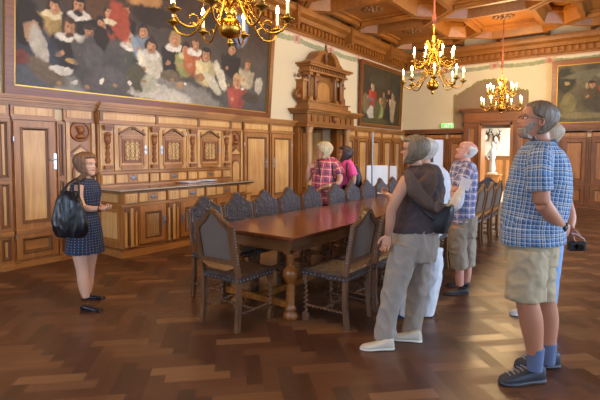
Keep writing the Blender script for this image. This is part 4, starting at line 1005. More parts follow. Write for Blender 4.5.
RY_ = [3.60, 4.17, 4.72, 5.28, 5.83, 6.36, 6.88, 7.46, 8.02, 8.62]
RN = ['nearest the camera, seen in three-quarter view', 'second, just behind the nearest one', 'third, hidden mostly by the woman in the vest', 'fourth, beyond the woman in the vest', 'fifth, left of the bald man', 'sixth, behind the bald man', 'just right of the bald man', 'second to the right of the bald man', 'third to the right of the bald man', 'farthest one, beside the tall man\'s chest']
for y, n in zip(RY_, RN): spots.append(((-1.98, y), PI/2, 'leather chair on the window side, '+n, 'r'))
spots.append(((-2.36, 9.62), PI, 'leather chair at the far end of the table, facing the camera', 'x'))
for i, ((x, y), a, lab, sd) in enumerate(spots):
    if i == 0: CHR = make_chair(); c = CHR
    else: c = copy_tree(CHR)
    c.location = (x, y, 0); c.rotation_euler = (0, 0, a+(random.uniform(-.02, .02) if i not in (0, 11) else 0))
    tag(c, lab, 'chair', 'carved leather chairs round the long table')

# ================= display boards, pole, banner near the corner =================
WHITE = simple('white_board', lin('dfe6ee'), .5)
def board(name, label, loc, rz, w_, h_, z0, cat, extra=None):
    t = empty(name, loc, rz); tag(t, label, cat); m = MB(); m.bbox(-w_/2, w_/2, -.015, .015, z0, z0+h_, .004); m.build('panel', WHITE, t)
    for s in (-1, 1): m = MB(); m.box(s*(w_/2-.06)-.015, s*(w_/2-.06)+.015, -.015, .015, .0, z0); m.bbox(s*(w_/2-.06)-.02, s*(w_/2-.06)+.02, -.2, .2, 0, .03); m.build('foot', simple('grey_metal', lin('8a8f96'), .4, .7), t)
    return t
board('display_board', 'white display board standing near the corner behind the far chairs, left of two', tuple(at_depth(377, 180, 10.9).xy)+(0,), R(30), .50, .78, .45, 'display board')
t = board('display_board', 'small white notice board standing right beside the wide white board', tuple(at_depth(393, 180, 11.6).xy)+(0,), R(30), .17, .8, .40, 'display board')
t = empty('tall_pole', tuple(at_depth(372, 180, 10.3).xy)+(0,)); tag(t, 'thin tall grey pole standing before the white display board', 'pole')
m = MB(); m.tube([(0, 0, .02), (0, 0, 2.0)], .022, 10); m.build('shaft', simple('grey_metal', (0, 0, 0)), t); m = MB(); m.lathe([(.2, 0), (.2, .015), (.03, .03), (.025, .05)], n=18); m.build('base', simple('grey_metal', (0, 0, 0)), t)
t = empty('roll_up_banner', tuple(at_depth(430, 180, 11.2).xy)+(0,), R(34)); tag(t, 'tall pale roll-up banner standing behind the grey-haired woman', 'banner')
m = MB(); m.box(-.30, .30, -.003, .003, .08, 1.86); m.build('sheet', simple('pale_banner', lin('c8cdd8'), .6), t); m = MB(); m.bbox(-.32, .32, -.1, .1, 0, .08); m.build('case', simple('grey_metal', (0, 0, 0)), t)
m = MB(); m.bbox(-.08, .07, -.008, -.0035, 1.3, 1.62, .001); m.build('printed_picture', simple('dark_print', lin('2c2c30'), .5), t)
# ================= people =================
RH = Vector((math.cos(YAW), math.sin(YAW), 0)); ZU = Vector((0, 0, 1))
def facing(sgn, alpha):
    """sgn -1 looks to the left of the view, +1 to the right; alpha > 0 turns away from the viewer"""
    return (RH*(sgn*math.cos(R(alpha)))+HF*math.sin(R(alpha))).normalized()
def depth_of(px, py): p = on_z(px, py, 0); return p.dot(HF), p
class Chain:
    def __init__(s, pts, a, b, side): s.p = [Vector(q) for q in pts]; n = len(s.p); s.a = list(a) if hasattr(a, '__len__') else [a]*n; s.b = list(b) if hasattr(b, '__len__') else [b]*n; s.side = Vector(side)
    def dense(s, k=4):
        P, A_, B_ = [], [], []; n = len(s.p)
        def cr(p0, p1, p2, p3, t): return .5*(2*p1+(p2-p0)*t+(2*p0-5*p1+4*p2-p3)*t*t+(3*p1-p0-3*p2+p3)*t**3)
        for i in range(n-1):
            i0, i3 = max(i-1, 0), min(i+2, n-1)
            for q in range(k): t = q/k; P.append(cr(s.p[i0], s.p[i], s.p[i+1], s.p[i3], t)); A_.append(cr(s.a[i0], s.a[i], s.a[i+1], s.a[i3], t)); B_.append(cr(s.b[i0], s.b[i], s.b[i+1], s.b[i3], t))
        P.append(s.p[-1]); A_.append(s.a[-1]); B_.append(s.b[-1]); s.P, s.A, s.B = P, A_, B_; return s
    def rings(s, n=24, ex=2.3):
        s.dense(); out = []
        for i, p in enumerate(s.P):
            t = (s.P[min(i+1, len(s.P)-1)]-s.P[max(i-1, 0)]).normalized(); sd = (s.side-t*s.side.dot(t)).normalized(); fr = t.cross(sd); r = []
            for j in range(n):
                c, q = math.cos(2*PI*j/n), math.sin(2*PI*j/n); c = math.copysign(abs(c)**(2/ex), c); q = math.copysign(abs(q)**(2/ex), q); r.append(p+sd*c*max(s.A[i], .003)+fr*q*max(s.B[i], .003))
            out.append(r)
        return out
def limb(pts, rs, side=(1, 0, 0)): return Chain(pts, rs, rs, side)
def fuse(mb, voxel, it=4, fac=.5):
    me = bpy.data.meshes.new('tmp'); me.from_pydata(mb.v, [], mb.f); bm = bmesh.new(); bm.from_mesh(me); bmesh.ops.remove_doubles(bm, verts=bm.verts, dist=1e-5); bmesh.ops.recalc_face_normals(bm, faces=bm.faces); bm.to_mesh(me); bm.free()
    o = bpy.data.objects.new('tmp', me); COL.objects.link(o)
    m = o.modifiers.new('r', 'REMESH'); m.mode = 'VOXEL'; m.voxel_size = voxel; m2 = o.modifiers.new('s', 'SMOOTH'); m2.iterations = it; m2.factor = fac
    dg = bpy.context.evaluated_depsgraph_get(); ev = o.evaluated_get(dg); res = bpy.data.meshes.new_from_object(ev)
    n = len(res.vertices); co = np.empty(n*3); res.vertices.foreach_get('co', co); co = co.reshape(-1, 3); fs = [tuple(p.vertices) for p in res.polygons]
    bpy.data.objects.remove(o); bpy.data.meshes.remove(me); bpy.data.meshes.remove(res); return co, fs
def chain_mesh(chains, n=24, ex=2.3):
    mb = MB()
    for c in chains: mb.loft(c.rings(n, ex), 0, True)
    return mb
def normals_of(co, fs):
    f = np.array([q if len(q) == 4 else (q[0], q[1], q[2], q[2]) for q in fs]); n = np.cross(co[f[:, 2]]-co[f[:, 0]], co[f[:, 3]]-co[f[:, 1]]); vn = np.zeros_like(co)
    for k in range(4): np.add.at(vn, f[:, k], n)
    return vn/np.maximum(np.linalg.norm(vn, axis=1, keepdims=True), 1e-9)
def wrinkle(co, fs, amp, sc=(14, 14, 7), seed=0, ridge=True):
    vn = normals_of(co, fs); out = co.copy()
    for i in range(len(co)):
        p = Vector((co[i][0]*sc[0]+seed, co[i][1]*sc[1], co[i][2]*sc[2])); v = mnoise.noise(p)+.5*mnoise.noise(p*2.1)
        if ridge: v = max(.35-abs(v)*1.6, -.4)
        out[i] = co[i]+vn[i]*amp*v
    return out
def cloth_uv(co, chains):
    best = np.full(len(co), 1e9); uv = np.zeros((len(co), 3))
    for k, c in enumerate(chains):
        P = np.array([list(p) for p in c.P]); A_ = np.array(c.A); B_ = np.array(c.B); Rm = float(np.mean((A_+B_)/2)); s = 0
        for i in range(len(P)-1):
            d = P[i+1]-P[i]; L = np.linalg.norm(d); t = d/L; rel = co-P[i]; h = rel@t; hc = np.clip(h, 0, L); off = rel-hc[:, None]*t
            sd = np.array(c.side); sd = sd-t*(sd@t); sd /= np.linalg.norm(sd); fr = np.cross(t, sd); x = off@sd; y = off@fr
            dist = np.hypot(np.hypot(x/max(A_[i], .01), y/max(B_[i], .01)), np.abs(h-hc)/max(A_[i], .01))
            m = dist < best; best[m] = dist[m]; uv[m, 0] = np.arctan2(y[m], x[m])*Rm+k*3; uv[m, 1] = s+h[m]; s += L
    return uv
def raw_mesh(name, parts, mats, root, uvs=None):
    """parts: list of (co, faces, material index); one mesh object"""
    V, F, Mi = [], [], []; b = 0
    for co, fs, mi in parts:
        V.append(np.asarray(co, float).reshape(-1, 3)); F += [tuple(b+i for i in f) for f in fs]; Mi += (list(mi) if hasattr(mi, '__len__') else [mi]*len(fs)); b += len(V[-1])
    V = np.vstack(V); me = bpy.data.meshes.new(name); me.from_pydata(V.tolist(), [], F); me.polygons.foreach_set('material_index', Mi); me.polygons.foreach_set('use_smooth', [True]*len(F))
    if uvs is not None:
        a = me.attributes.new('pl', 'FLOAT_VECTOR', 'POINT'); a.data.foreach_set('vector', uvs.ravel())
    me.update(); o = link(name, me, mats); under(o, root); return o
def garment(name, chains, mat, root, voxel=.011, amp=.006, sc=(14, 14, 7), it=3, ex=2.3, seed=0, clip=None, extra=None):
    mb = chain_mesh(chains, 28, ex)
    if extra: mb.v += []; extra(mb)
    co, fs = fuse(mb, voxel, it); 
    if amp: co = wrinkle(co, fs, amp, sc, seed)
    return raw_mesh(name, [(co, fs, 0)], [mat], root, cloth_uv(co, chains))
# ---- head ----
HP = [(0, .30, .02, .10), (.03, .37, -.02, .16), (.09, .40, -.06, .215), (.16, .375, -.13, .25), (.21, .405, -.2, .265), (.245, .38, -.24, .275), (.28, .415, -.27, .285), (.34, .39, -.31, .295), (.42, .395, -.36, .31), (.5, .385, -.40, .325), (.56, .39, -.43, .33), (.62, .42, -.45, .335), (.72, .42, -.465, .338), (.80, .385, -.45, .325), (.87, .32, -.40, .29), (.93, .22, -.31, .225), (.975, .11, -.19, .13), (1.0, -.0, -.08, .03)]
def hp(z): 
    for i in range(len(HP)-1):
        if z <= HP[i+1][0]:
            t = (z-HP[i][0])/(HP[i+1][0]-HP[i][0]); return [HP[i][k]+(HP[i+1][k]-HP[i][k])*t for k in (1, 2, 3)]
    return HP[-1][1:]
def head_surf(z, ph, face=True):
    f, b, w = hp(z); cy = (f+b)/2; ry = (f-b)/2; s, c = math.sin(ph), math.cos(ph); e = .9
    x = w*math.copysign(abs(s)**e, s); y = cy+ry*math.copysign(abs(c)**e, c)
    if face and c > 0:
        nz = 0
        if .355 < z < .58: nz = .125*((.58-z)/.195) if z > .385 else .125*(z-.355)/.03
        y += nz*math.exp(-(x/.05)**2)
        for sx in (-1, 1): y -= .045*math.exp(-((x-sx*.14)/.075)**2-((z-.525)/.05)**2); y += .02*math.exp(-((x-sx*.15)/.1)**2-((z-.6)/.03)**2)
        y -= .015*math.exp(-((z-.247)/.012)**2-(x/.11)**2)
    return x, y
class Frame:
    def __init__(s, c, fwd, tilt=0, H=.225, roll=0):
        """c: middle of the chin-crown axis at chin level; tilt > 0 looks up"""
        f = Vector(fwd).normalized(); r = f.cross(ZU).normalized(); u = ZU
        f2 = f*math.cos(tilt)+u*math.sin(tilt); u2 = u*math.cos(tilt)-f*math.sin(tilt); s.f, s.r, s.u = f2, r*math.cos(roll)+u2*math.sin(roll), u2*math.cos(roll)-r*math.sin(roll); s.H = H; s.c = Vector(c)
    def P(s, x, y, z): return s.c+(s.r*x+s.f*y+s.u*z)*s.H
def head_parts(fr, male=True):
    n = 44; zs = sorted(set([p[0] for p in HP]+[.355, .37, .385, .4, .44, .47, .51, .525, .54, .58, .6, .66, .76, .23, .26]))
    rows = [[fr.P(*(lambda q: (q[0], q[1], z))(head_surf(z, 2*PI*j/n+PI))) for j in range(n)] for z in zs]
    co = [p for r in rows for p in r]; fs = []; mi = []
    for i in range(len(rows)-1):
        zc = (zs[i]+zs[i+1])/2
        for j in range(n):
            k = (j+1) % n; fs.append((i*n+j, i*n+k, (i+1)*n+k, (i+1)*n+j)); ph = 2*PI*(j+.5)/n+PI; x, y = head_surf(zc, ph); m = 0
            if math.cos(ph) > .8 and .225 < zc < .275 and abs(x) < .115: m = 3
            mi.append(m)
    fs += [tuple(range(n))[::-1], tuple((len(rows)-1)*n+j for j in range(n))]; mi += [0, 0]; parts = [(co, fs, mi)]
    for s in (-1, 1):
        m = MB(); m.sphere((0, 0, 0), 1, 12)
        e = [fr.P(s*.14+v[0]*.055, .335+v[1]*.05, .525+v[2]*.034) for v in m.v]; parts.append((e, m.f, 1))
        e = [fr.P(s*.14+v[0]*.026, .362+v[1]*.03, .525+v[2]*.027) for v in m.v]; parts.append((e, m.f, 2))
        e = [fr.P(s*.15+v[0]*.075, .385+v[1]*.028-abs(v[0])*.02, .605+v[2]*.015+.012*(1-v[0]**2)) for v in m.v]; parts.append((e, m.f, 4))
        # ear: rim torus + lobe
        m2 = MB(); m2.tube([(0, .055*math.cos(a)*(1 if a < 4 else .8), .10*math.sin(a)) for a in [k*2*PI/14 for k in range(15)]], .02, 8)
        e = [fr.P(s*(.345+v[0]+(.03 if v[1] < 0 else 0)), -.03+v[1], .47+v[2]) for v in m2.v]; parts.append((e, m2.f, 0))
        e = [fr.P(s*(.325+v[0]*.02), -.03+v[1]*.06, .46+v[2]*.09) for v in m.v]; parts.append((e, m.f, 0))
    return parts
def sst(a, b, x): t = min(1, max(0, (x-a)/(b-a))); return t*t*(3-2*t)
def hair_obj(name, fr, T, mat, root, zlow=.1, seed=0, ridges=22, n=72, lock=.02):
    """T(z, phi) -> thickness as a share of head height; phi 0 is the face side"""
    zs = [zlow+(1-zlow)*k/46 for k in range(47)]+[1.0]; rows = []
    for z in zs:
        r = []
        for j in range(n):
            ph = 2*PI*j/n
            if z >= .12: x, y = head_surf(min(z, 1), ph, False); 
            else:
                k = sst(.12, -.1, z) if False else min(1, (.12-z)/.3); f, b, w = hp(.12); X0, Y0 = head_surf(.12, ph, False); X1, Y1 = .25*math.sin(ph), -.10+.22*math.cos(ph); x, y = X0+(X1-X0)*k, Y0+(Y1-Y0)*k
                if abs(ph if ph < PI else 2*PI-ph) > 1.6: x, y = x*1.0, y-.0
            pp = ph if ph <= PI else 2*PI-ph; th = T(z, pp, 1 if ph <= PI else -1)
            c = Vector((x, y+.05, (z-.6)*.9 if z > .6 else 0)); d = c.normalized() if c.length > 1e-6 else Vector((0, 0, 1))
            if th < 0: th *= 1+5*sst(.22, .08, z)*(1-sst(1.6, 2.2, pp))
            if th > 0: th = th*(1+.10*math.sin(ph*ridges+math.sin(z*9+seed)*1.3))+lock*mnoise.noise(Vector((ph*3+seed, z*5, seed)))
            r.append(fr.P(x+d.x*th, y+d.y*th, z+d.z*th))
        rows.append(r)
    m = MB(); m.loft(rows, 0, True); return under(m.build(name, mat), root)
def T_short(front=.8, side=.55, back=.12, th=.05, crown=.05):
    def T(z, p, s):
        d = math.degrees(p); hl = front+(side-front)*sst(35, 75, d) if d < 80 else side+(back-side)*sst(80, 125, d)
        k = sst(hl-.03, hl+.05, z); return -.04+(th+.04)*k+crown*sst(.8, 1, z)*.4
    return T
def T_bob(low=.12, th=.11, front=.84, open_=62):
    def T(z, p, s):
        d = math.degrees(p); k = sst(open_-12, open_+12, d) if z < front-.08 else max(sst(open_-12, open_+12, d), sst(front-.08, front+.02, z)); k *= sst(low-.06, low+.04, z+.05*math.cos(p))
        bulge = 1+.35*math.exp(-((z-.45)/.25)**2)*sst(70, 120, d); return -.05+(th*bulge+.05)*k
    return T
def T_long(low=-.7, th=.10, front=.86, open_=58):
    def T(z, p, s):
        d = math.degrees(p); op = open_+(6*sst(.2, -.3, z) if z < .2 else 0); k = sst(op-10, op+12, d)
        if z > front-.1: k = max(k, sst(front-.08, front+.02, z))
        if z < .12: g = th+.30*sst(.1, -.4, z)*(.6+.4*math.sin(z*14+p*3)); 
        else: g = th
        return -.06+(g+.06)*k
    return T
def T_fringe(th=.025):
    def T(z, p, s):
        d = math.degrees(p); return -.04+(th+.04)*sst(72, 95, d)*sst(.18, .26, z)*(1-sst(.72, .84, z))
    return T
# ---- hands ----
def hand_parts(wr, d, palm, thumb, curl=.5, s=1.0, spread=.0, pinch=0):
    """wr wrist, d towards the fingers, palm = way the palm faces, thumb = thumb side"""
    wr = Vector(wr); d = Vector(d).normalized(); w = Vector(thumb); w = (w-d*w.dot(d)).normalized(); n = d.cross(w); 
    if n.dot(Vector(palm)) < 0: n = -n
    m = MB(); c = Chain([wr-d*.02*s, wr+d*.015*s, wr+d*.05*s, wr+d*.088*s+n*.004], [.025*s, .029*s, .040*s, .041*s], [.018*s, .017*s, .016*s, .012*s], w); m.loft(c.rings(18), 0)
    for k, (o, L, r) in enumerate(((.031, .070, .0088), (.0105, .078, .009), (-.0105, .073, .0086), (-.031, .058, .0076))):
        p = wr+d*.078*s+w*o*s; pts = [p-d*.02*s]; rr = [r*s]; ang = 0; dd = (d+w*o*spread*8).normalized(); pts.append(p); rr.append(r*s)
        for q, (fr_, cu) in enumerate(((.45, .7), (.31, 1.0), (.24, .8))):
            ang += curl*cu*(1.15 if k > 1 else 1)*1.2; v = dd*math.cos(ang)+n*math.sin(ang); p = p+v*L*fr_*s; pts.append(p); rr.append(r*s*(.95-.1*q))
        m.tube(pts, rr, 10)
    p0 = wr+d*.022*s+w*.022*s; v = (w*.75+d*.6+n*.25).normalized(); p1 = p0+v*.036*s; v2 = (w*.25+d*.9+n*(.3+curl*.6)).normalized(); p2 = p1+v2*.032*s; v3 = (d*.9+n*(.3+curl)).normalized(); p3 = p2+v3*.024*s
    m.tube([p0, p1, p2, p3], [.014*s, .0115*s, .0098*s, .0075*s], 10)
    co, fs = fuse(m, .0032*s, 2, .4); return (co, fs, 0)
def shoe(name, heel, d, mat, root, L=.28, w=.048, hh=.07, high=.09, sole=None, soleh=.022):
    """heel on the ground, d pointing to the toe"""
    heel = Vector(heel); heel.z = 0; d = Vector(d); d.z = 0; d.normalize(); sd = d.cross(ZU)
    def ring(t, ww, h, z0, up=0):
        c = heel+d*t*L; n = 20; out = []
        for j in range(n):
            a = 2*PI*j/n; x = math.copysign(abs(math.cos(a))**.75, math.cos(a))*ww; z = z0+(math.copysign(abs(math.sin(a))**.8, math.sin(a))+1)/2*h; out.append(c+sd*x+ZU*z)
        return out
    m = MB(); m.loft([ring(t, ww*w/.048, h, soleh*.5) for t, ww, h in ((.0, .012, hh*.7), (.03, .028, high*.9), (.12, .036, high), (.25, .038, high*.95), (.38, .040, hh*1.0), (.55, .044, hh*.8), (.72, .047, hh*.62), (.88, .040, hh*.5), (.96, .026, hh*.36), (1.0, .006, hh*.2))], 0, True)
    up_ = under(m.build(name, mat), root)
    m = MB(); m.loft([[p for p in ring(t, (ww+.003)*w/.048, soleh, 0)] for t, ww in ((-.01, .012), (.03, .032), (.15, .037), (.38, .036), (.55, .043), (.72, .049), (.88, .043), (.97, .028), (1.01, .006))], 0, True)
    o = m.build('sole', sole or mat); under(o, up_); return up_
def plaid(name, base, stripes, rough=.8, wear=.1):
    m, nt, b = new_mat(name); a = nt.nodes.new('ShaderNodeAttribute'); a.attribute_name = 'pl'; sp = nt.nodes.new('ShaderNodeSeparateXYZ'); nt.links.new(a.outputs['Vector'], sp.inputs[0])
    col = nt.nodes.new('ShaderNodeRGB'); col.outputs[0].default_value = rgb(base); cur = col.outputs[0]
    for ax, per, wd_, off, c, al in stripes:
        mo = nt.nodes.new('ShaderNodeMath'); mo.operation = 'MULTIPLY_ADD'; mo.inputs[1].default_value = 1/per; mo.inputs[2].default_value = off+100; nt.links.new(sp.outputs[ax], mo.inputs[0])
        fr = nt.nodes.new('ShaderNodeMath'); fr.operation = 'FRACT'; nt.links.new(mo.outputs[0], fr.inputs[0]); lt = nt.nodes.new('ShaderNodeMath'); lt.operation = 'LESS_THAN'; lt.inputs[1].default_value = wd_; nt.links.new(fr.outputs[0], lt.inputs[0])
        ml = nt.nodes.new('ShaderNodeMath'); ml.operation = 'MULTIPLY'; ml.inputs[1].default_value = al; nt.links.new(lt.outputs[0], ml.inputs[0])
        mx = nt.nodes.new('ShaderNodeMix'); mx.data_type = 'RGBA'; nt.links.new(ml.outputs[0], mx.inputs[0]); nt.links.new(cur, mx.inputs[6]); mx.inputs[7].default_value = rgb(c); cur = mx.outputs[2]
    nt.links.new(cur, b.inputs['Base Color']); b.inputs['Roughness'].default_value = rough; b.inputs['Specular IOR Level'].default_value = .25
    return m
def cloth(name, h, var=.05, rough=.85): return simple(name, lin(h), rough, spec=.25, var=var, vscale=12, bump=.15, bscale=250)
def hairmat(name, h, contrast=.45):
    c = lin(h); m, nt, b = new_mat(name); tc = nt.nodes.new('ShaderNodeTexCoord'); mp = nt.nodes.new('ShaderNodeMapping'); mp.inputs['Scale'].default_value = (70, 70, 9); nt.links.new(tc.outputs['Object'], mp.inputs[0])
    n = nt.nodes.new('ShaderNodeTexNoise'); n.inputs['Scale'].default_value = 1; n.inputs['Detail'].default_value = 4; n.inputs['Distortion'].default_value = .6; nt.links.new(mp.outputs[0], n.inputs[0]); cr = nt.nodes.new('ShaderNodeValToRGB'); cr.color_ramp.elements[0].position = .35; cr.color_ramp.elements[1].position = .68
    cr.color_ramp.elements[0].color = rgb([x*(1-contrast) for x in c]); cr.color_ramp.elements[1].color = rgb([min(1, x*(1+contrast)) for x in c]); nt.links.new(n.outputs['Fac'], cr.inputs[0]); nt.links.new(cr.outputs[0], b.inputs['Base Color']); b.inputs['Roughness'].default_value = .55
    bp = nt.nodes.new('ShaderNodeBump'); bp.inputs['Strength'].default_value = .8; bp.inputs['Distance'].default_value = .008; nt.links.new(n.outputs['Fac'], bp.inputs['Height']); nt.links.new(bp.outputs['Normal'], b.inputs['Normal']); return m
SKIN = simple('skin', lin('bd8c70'), .5, var=.06, vscale=15); SKIN_R = simple('ruddy_skin', lin('ad7558'), .5, var=.08, vscale=15); SKIN_P = simple('pale_skin', lin('cfa085'), .5, var=.05, vscale=15)
EYEM = simple('eye_white', lin('e8e4dc'), .2); IRIS = simple('iris', lin('3a2a20'), .15); LIP = simple('lips', lin('a85c50'), .45); BROW = simple('brows', lin('4a3a30'), .8)
def body_mesh(root, chains, hands, fr, skin, brow=BROW, voxel=.012, name='body'):
    co, fs = fuse(chain_mesh(chains, 20, 2.1), voxel, 4); parts = [(co, fs, 0)]+head_parts(fr)+hands
    return raw_mesh(name, parts, [skin, EYEM, IRIS, LIP, brow], root)
class Person:
    def __init__(s, label, foot, sgn, alpha):
        s.D, s.base = depth_of(*foot); s.f = facing(sgn, alpha); s.side = s.f.cross(ZU)   # right-hand side
        s.root = empty('person', (s.base.x, s.base.y, 0)); tag(s.root, label, 'person'); s.al = R(alpha)
        s.sgn = sgn
    def W(s, px, py, dd=0): return at_depth(px, py, s.D+dd)
    def row(s, py, pf, pb, a, dd=0):
        """front and back outline pixels at one height -> centre, half width, half depth"""
        c = s.W((pf+pb)/2, py, dd); e = (s.W(pf, py, dd)-s.W(pb, py, dd)).length/2; b = math.sqrt(max((e*e-(a*math.sin(s.al))**2), (.45*e)**2))/math.cos(s.al); return c, a, b
    def torso(s, rows): r = [s.row(*q) for q in rows]; return Chain([q[0] for q in r], [q[1] for q in r], [q[2] for q in r], s.side)
def near_dd(p, w): return w
# ================================================================ the tall bearded man on the right
LID = {}
p = Person('tall bearded man in a blue checked shirt and beige shorts, hands behind his back', (528, 377), -1, 22)
W = p.W; HF_ = HF
tors = p.torso([(141, 532, 553, .10), (147, 523, 560, .17), (158, 516, 565, .20), (174, 512, 568, .19), (192, 508, 567, .18), (210, 505, 564, .18), (226, 503, 561, .19), (242, 502, 562, .20)])
nA = [W(540, 157, -.19), W(540, 180, -.235), W(542, 203, -.24)]; nB = [W(542, 203, -.24), W(552, 216, -.19), W(562, 228, -.1)]
fA = [W(553, 157, .15), W(559, 182, .2), W(565, 203, .2)]; fB = [W(565, 203, .2), W(569, 217, .12), W(569, 228, .03)]
neck = limb([W(543, 152, -.02), W(541, 143), W(539, 132)], [.075, .062, .06])
legN = [W(527, 255, -.10), W(527, 297, -.11), W(531, 320, -.11), W(534, 345, -.11), W(535, 362, -.11)]; legF = [W(540, 255, .12), W(545, 297, .13), W(548, 318, .13), W(548, 340, .12), W(548, 356, .12)]
fr = Frame(W(531.5, 139.5, -.01), facing(-1, 12), R(13), .245)
ch = [Chain(tors.p, [a*.8 for a in tors.a], [b*.8 for b in tors.b], p.side), neck, limb(nA, [.06, .055, .05]), limb(nB, [.05, .046, .032]), limb(fA, [.06, .055, .05]), limb(fB, [.05, .046, .032]),
      limb(legN, [.085, .070, .074, .056, .045]), limb(legF, [.085, .068, .070, .055, .045])]
hd = [hand_parts(W(562, 228, -.1), (W(574, 233, -.02)-W(562, 228, -.1)), HF, ZU, .55, 1.0), hand_parts(W(570, 227, .04), W(569, 246, -.02)-W(570, 227, .04), p.f*-1, -HF, .65, 1.0)]
body_mesh(p.root, ch, hd, fr, SKIN_R, simple('grey_brows', lin('6c6058'), .8), .009)
HAIR_G = hairmat('grey_brown_hair', '6c5c4a'); BEARD = hairmat('grey_beard', '8c7c6e', .3)
hair_obj('hair', fr, T_short(.84, .60, .15, .062, .05), HAIR_G, p.root, 0.0, 3)
def T_beard(z, ph, s): d = math.degrees(ph); return -.03+.055*sst(.30, .22, z)*(1-sst(85, 100, d)) if z > .0 else .02
def T_beard(z, ph, s):
    d = math.degrees(ph); k = (1-sst(75, 95, d))*(1-sst(.2+.22*sst(30, 70, d), .27+.22*sst(30, 70, d), z)); k = max(k, (1-sst(20, 34, d))*math.exp(-((z-.325)/.03)**2)); return -.03+.052*k
hair_obj('beard', fr, T_beard, BEARD, p.root, .005, 5, 30, 72, .008)
SH7 = plaid('blue_checked_cotton', lin('6384ac'), [(0, .027, .48, 0, lin('22324e'), .62), (1, .027, .48, 0, lin('22324e'), .62), (0, .027, .17, .66, lin('dbe6f0'), .45), (1, .027, .17, .66, lin('dbe6f0'), .45), (0, .108, .05, .3, lin('c8b890'), .5), (1, .108, .05, .3, lin('c8b890'), .5)])
slN = limb([W(543, 151, -.12), W(540, 158, -.18), W(539, 173, -.225), W(539, 191, -.235)], [.05, .075, .075, .08]); slF = limb([W(550, 151, .1), W(553, 158, .15), W(559, 175, .2), W(562, 191, .2)], [.05, .07, .068, .072])
garment('shirt', [tors, slN, slF], SH7, p.root, .010, .011, (9, 9, 7), 3, 2.2, 1)
m = MB(); c = W(542, 143.5, -.01); N = 26
for k_, (r0, z0) in enumerate(((0, 0),)):
    rings = []
    for j in range(N+1):
        a = 2*PI*j/N; d_ = p.side*math.cos(a)+p.f*math.sin(a); lift = .022*(1-math.sin(a)) ; b_ = c+d_*.078+p.f*.0+ZU*(lift-.015); rings.append([b_-d_*.004, b_+d_*.004, b_+d_*.022-ZU*.042, b_+d_*.012-ZU*.045])
    m.loft(rings, 0, True, False)
col_ = m.build('collar', simple('dark_checked_collar', lin('3e4f66'), .85, var=.3, vscale=60)); under(col_, p.root)
SHORT = cloth('beige_cotton', 'a49579', .1)
sh = p.torso([(232, 509, 555, .17), (240, 508, 556, .175), (252, 507, 556, .18), (262, 507, 555, .17)])
l1 = limb([W(528, 250, -.09), W(527, 270, -.10), W(525.5, 285, -.11), (W(525, 298, -.11))], [.115, .122, .122, .125]); l2 = limb([W(539, 250, .09), W(540, 270, .11), W(540, 285, .11), W(540, 299, .11)], [.10, .103, .10, .10])
garment('cargo_shorts', [sh, l1, l2], SHORT, p.root, .010, .016, (10, 10, 10), 3, 2.3, 7)
SOCK = cloth('blue_grey_socks', '5f6c8a'); TR = simple('dark_trainer', lin('2c2e36'), .6, var=.2, vscale=30); SOLE = simple('dark_sole', lin('3a3d44'), .6)
for an, heel, dr, nm in ((W(535, 362, -.11), on_z(544, 381), (RH*-1-HF*.15), 1), (W(548, 356, .12), on_z(559, 366.5), RH*-1-HF*.05, 2)):
    kn = an+ZU*.085; garment('sock', [limb([kn+ZU*.02, an, an-ZU*.06], [.056, .05, .047])], SOCK, p.root, .007, 0)
    s_ = shoe('trainer', heel, dr, TR, p.root, .33, .056, .085, .105, SOLE, .03)
    m = MB(); d_ = Vector(dr).normalized(); sd_ = d_.cross(ZU)
    for k in range(5): c = Vector((heel.x, heel.y, 0))+d_*(.15+.03*k)+ZU*(.108-.009*k); m.tube([c-sd_*.03, c+ZU*.004, c+sd_*.03+d_*.01], .0035, 6)
    o = m.build('laces', simple('grey_laces', lin('8a8e98'), .7)); under(o, s_)
GL = simple('spectacle_metal', lin('4a4640'), .3, .6)
def glasses(fr, root):
    m = MB()
    for s in (-1, 1):
        m.tube([fr.P(s*.15+.085*math.cos(a), .42, .52+.055*math.sin(a)) for a in [k*2*PI/14 for k in range(15)]], .0016, 6); m.tube([fr.P(s*.235, .41, .535), fr.P(s*.35, .2, .54), fr.P(s*.375, -.04, .53), fr.P(s*.37, -.08, .46)], .0016, 6)
    m.tube([fr.P(-.065, .425, .53), fr.P(0, .445, .545), fr.P(.065, .425, .53)], .0014, 6); o = m.build('glasses', GL); under(o, root); return o
glasses(fr, p.root)
m = MB(); c = (W(562, 228, -.1)+W(551, 217, -.2)*.12-W(562, 228, -.1)*.12); dv = (W(562, 228, -.1)-W(551, 217, -.2)).normalized(); o1 = dv.orthogonal().normalized(); o2 = dv.cross(o1)
m.tube([c+(o1*math.cos(a)+o2*math.sin(a))*.037 for a in [k*2*PI/18 for k in range(19)]], .009, 8); m.sphere(c-HF*.037, .019, 10, 0, (1, 1, 1)); under(m.build('wristwatch', simple('black_strap', lin('1c1d22'), .4)), p.root)
# camera in his hand
t = empty('compact_camera', W(577, 246, -.03), math.atan2(RH.y, RH.x)); tag(t, 'small black camera held behind the back of the tall bearded man', 'camera')
m = MB(); m.bbox(-.06, .055, -.02, .02, -.033, .033, .008); m.build('camera_body', simple('black_plastic', lin('15161a'), .4), t)
m = MB(); m.tube([(-.0, -.018, 0), (-.0, -.045, 0)], [.024, .021], 16); m.build('lens', simple('black_glass', lin('0c0d10'), .1), t)
m = MB(); m.tube([(.055, 0, .02), (.04, -.01, .05), (-.02, -.02, .085), (-.05, -.01, .09)], .003, 6); m.build('wrist_strap', simple('pale_cord', lin('b8bcc0'), .6), t)
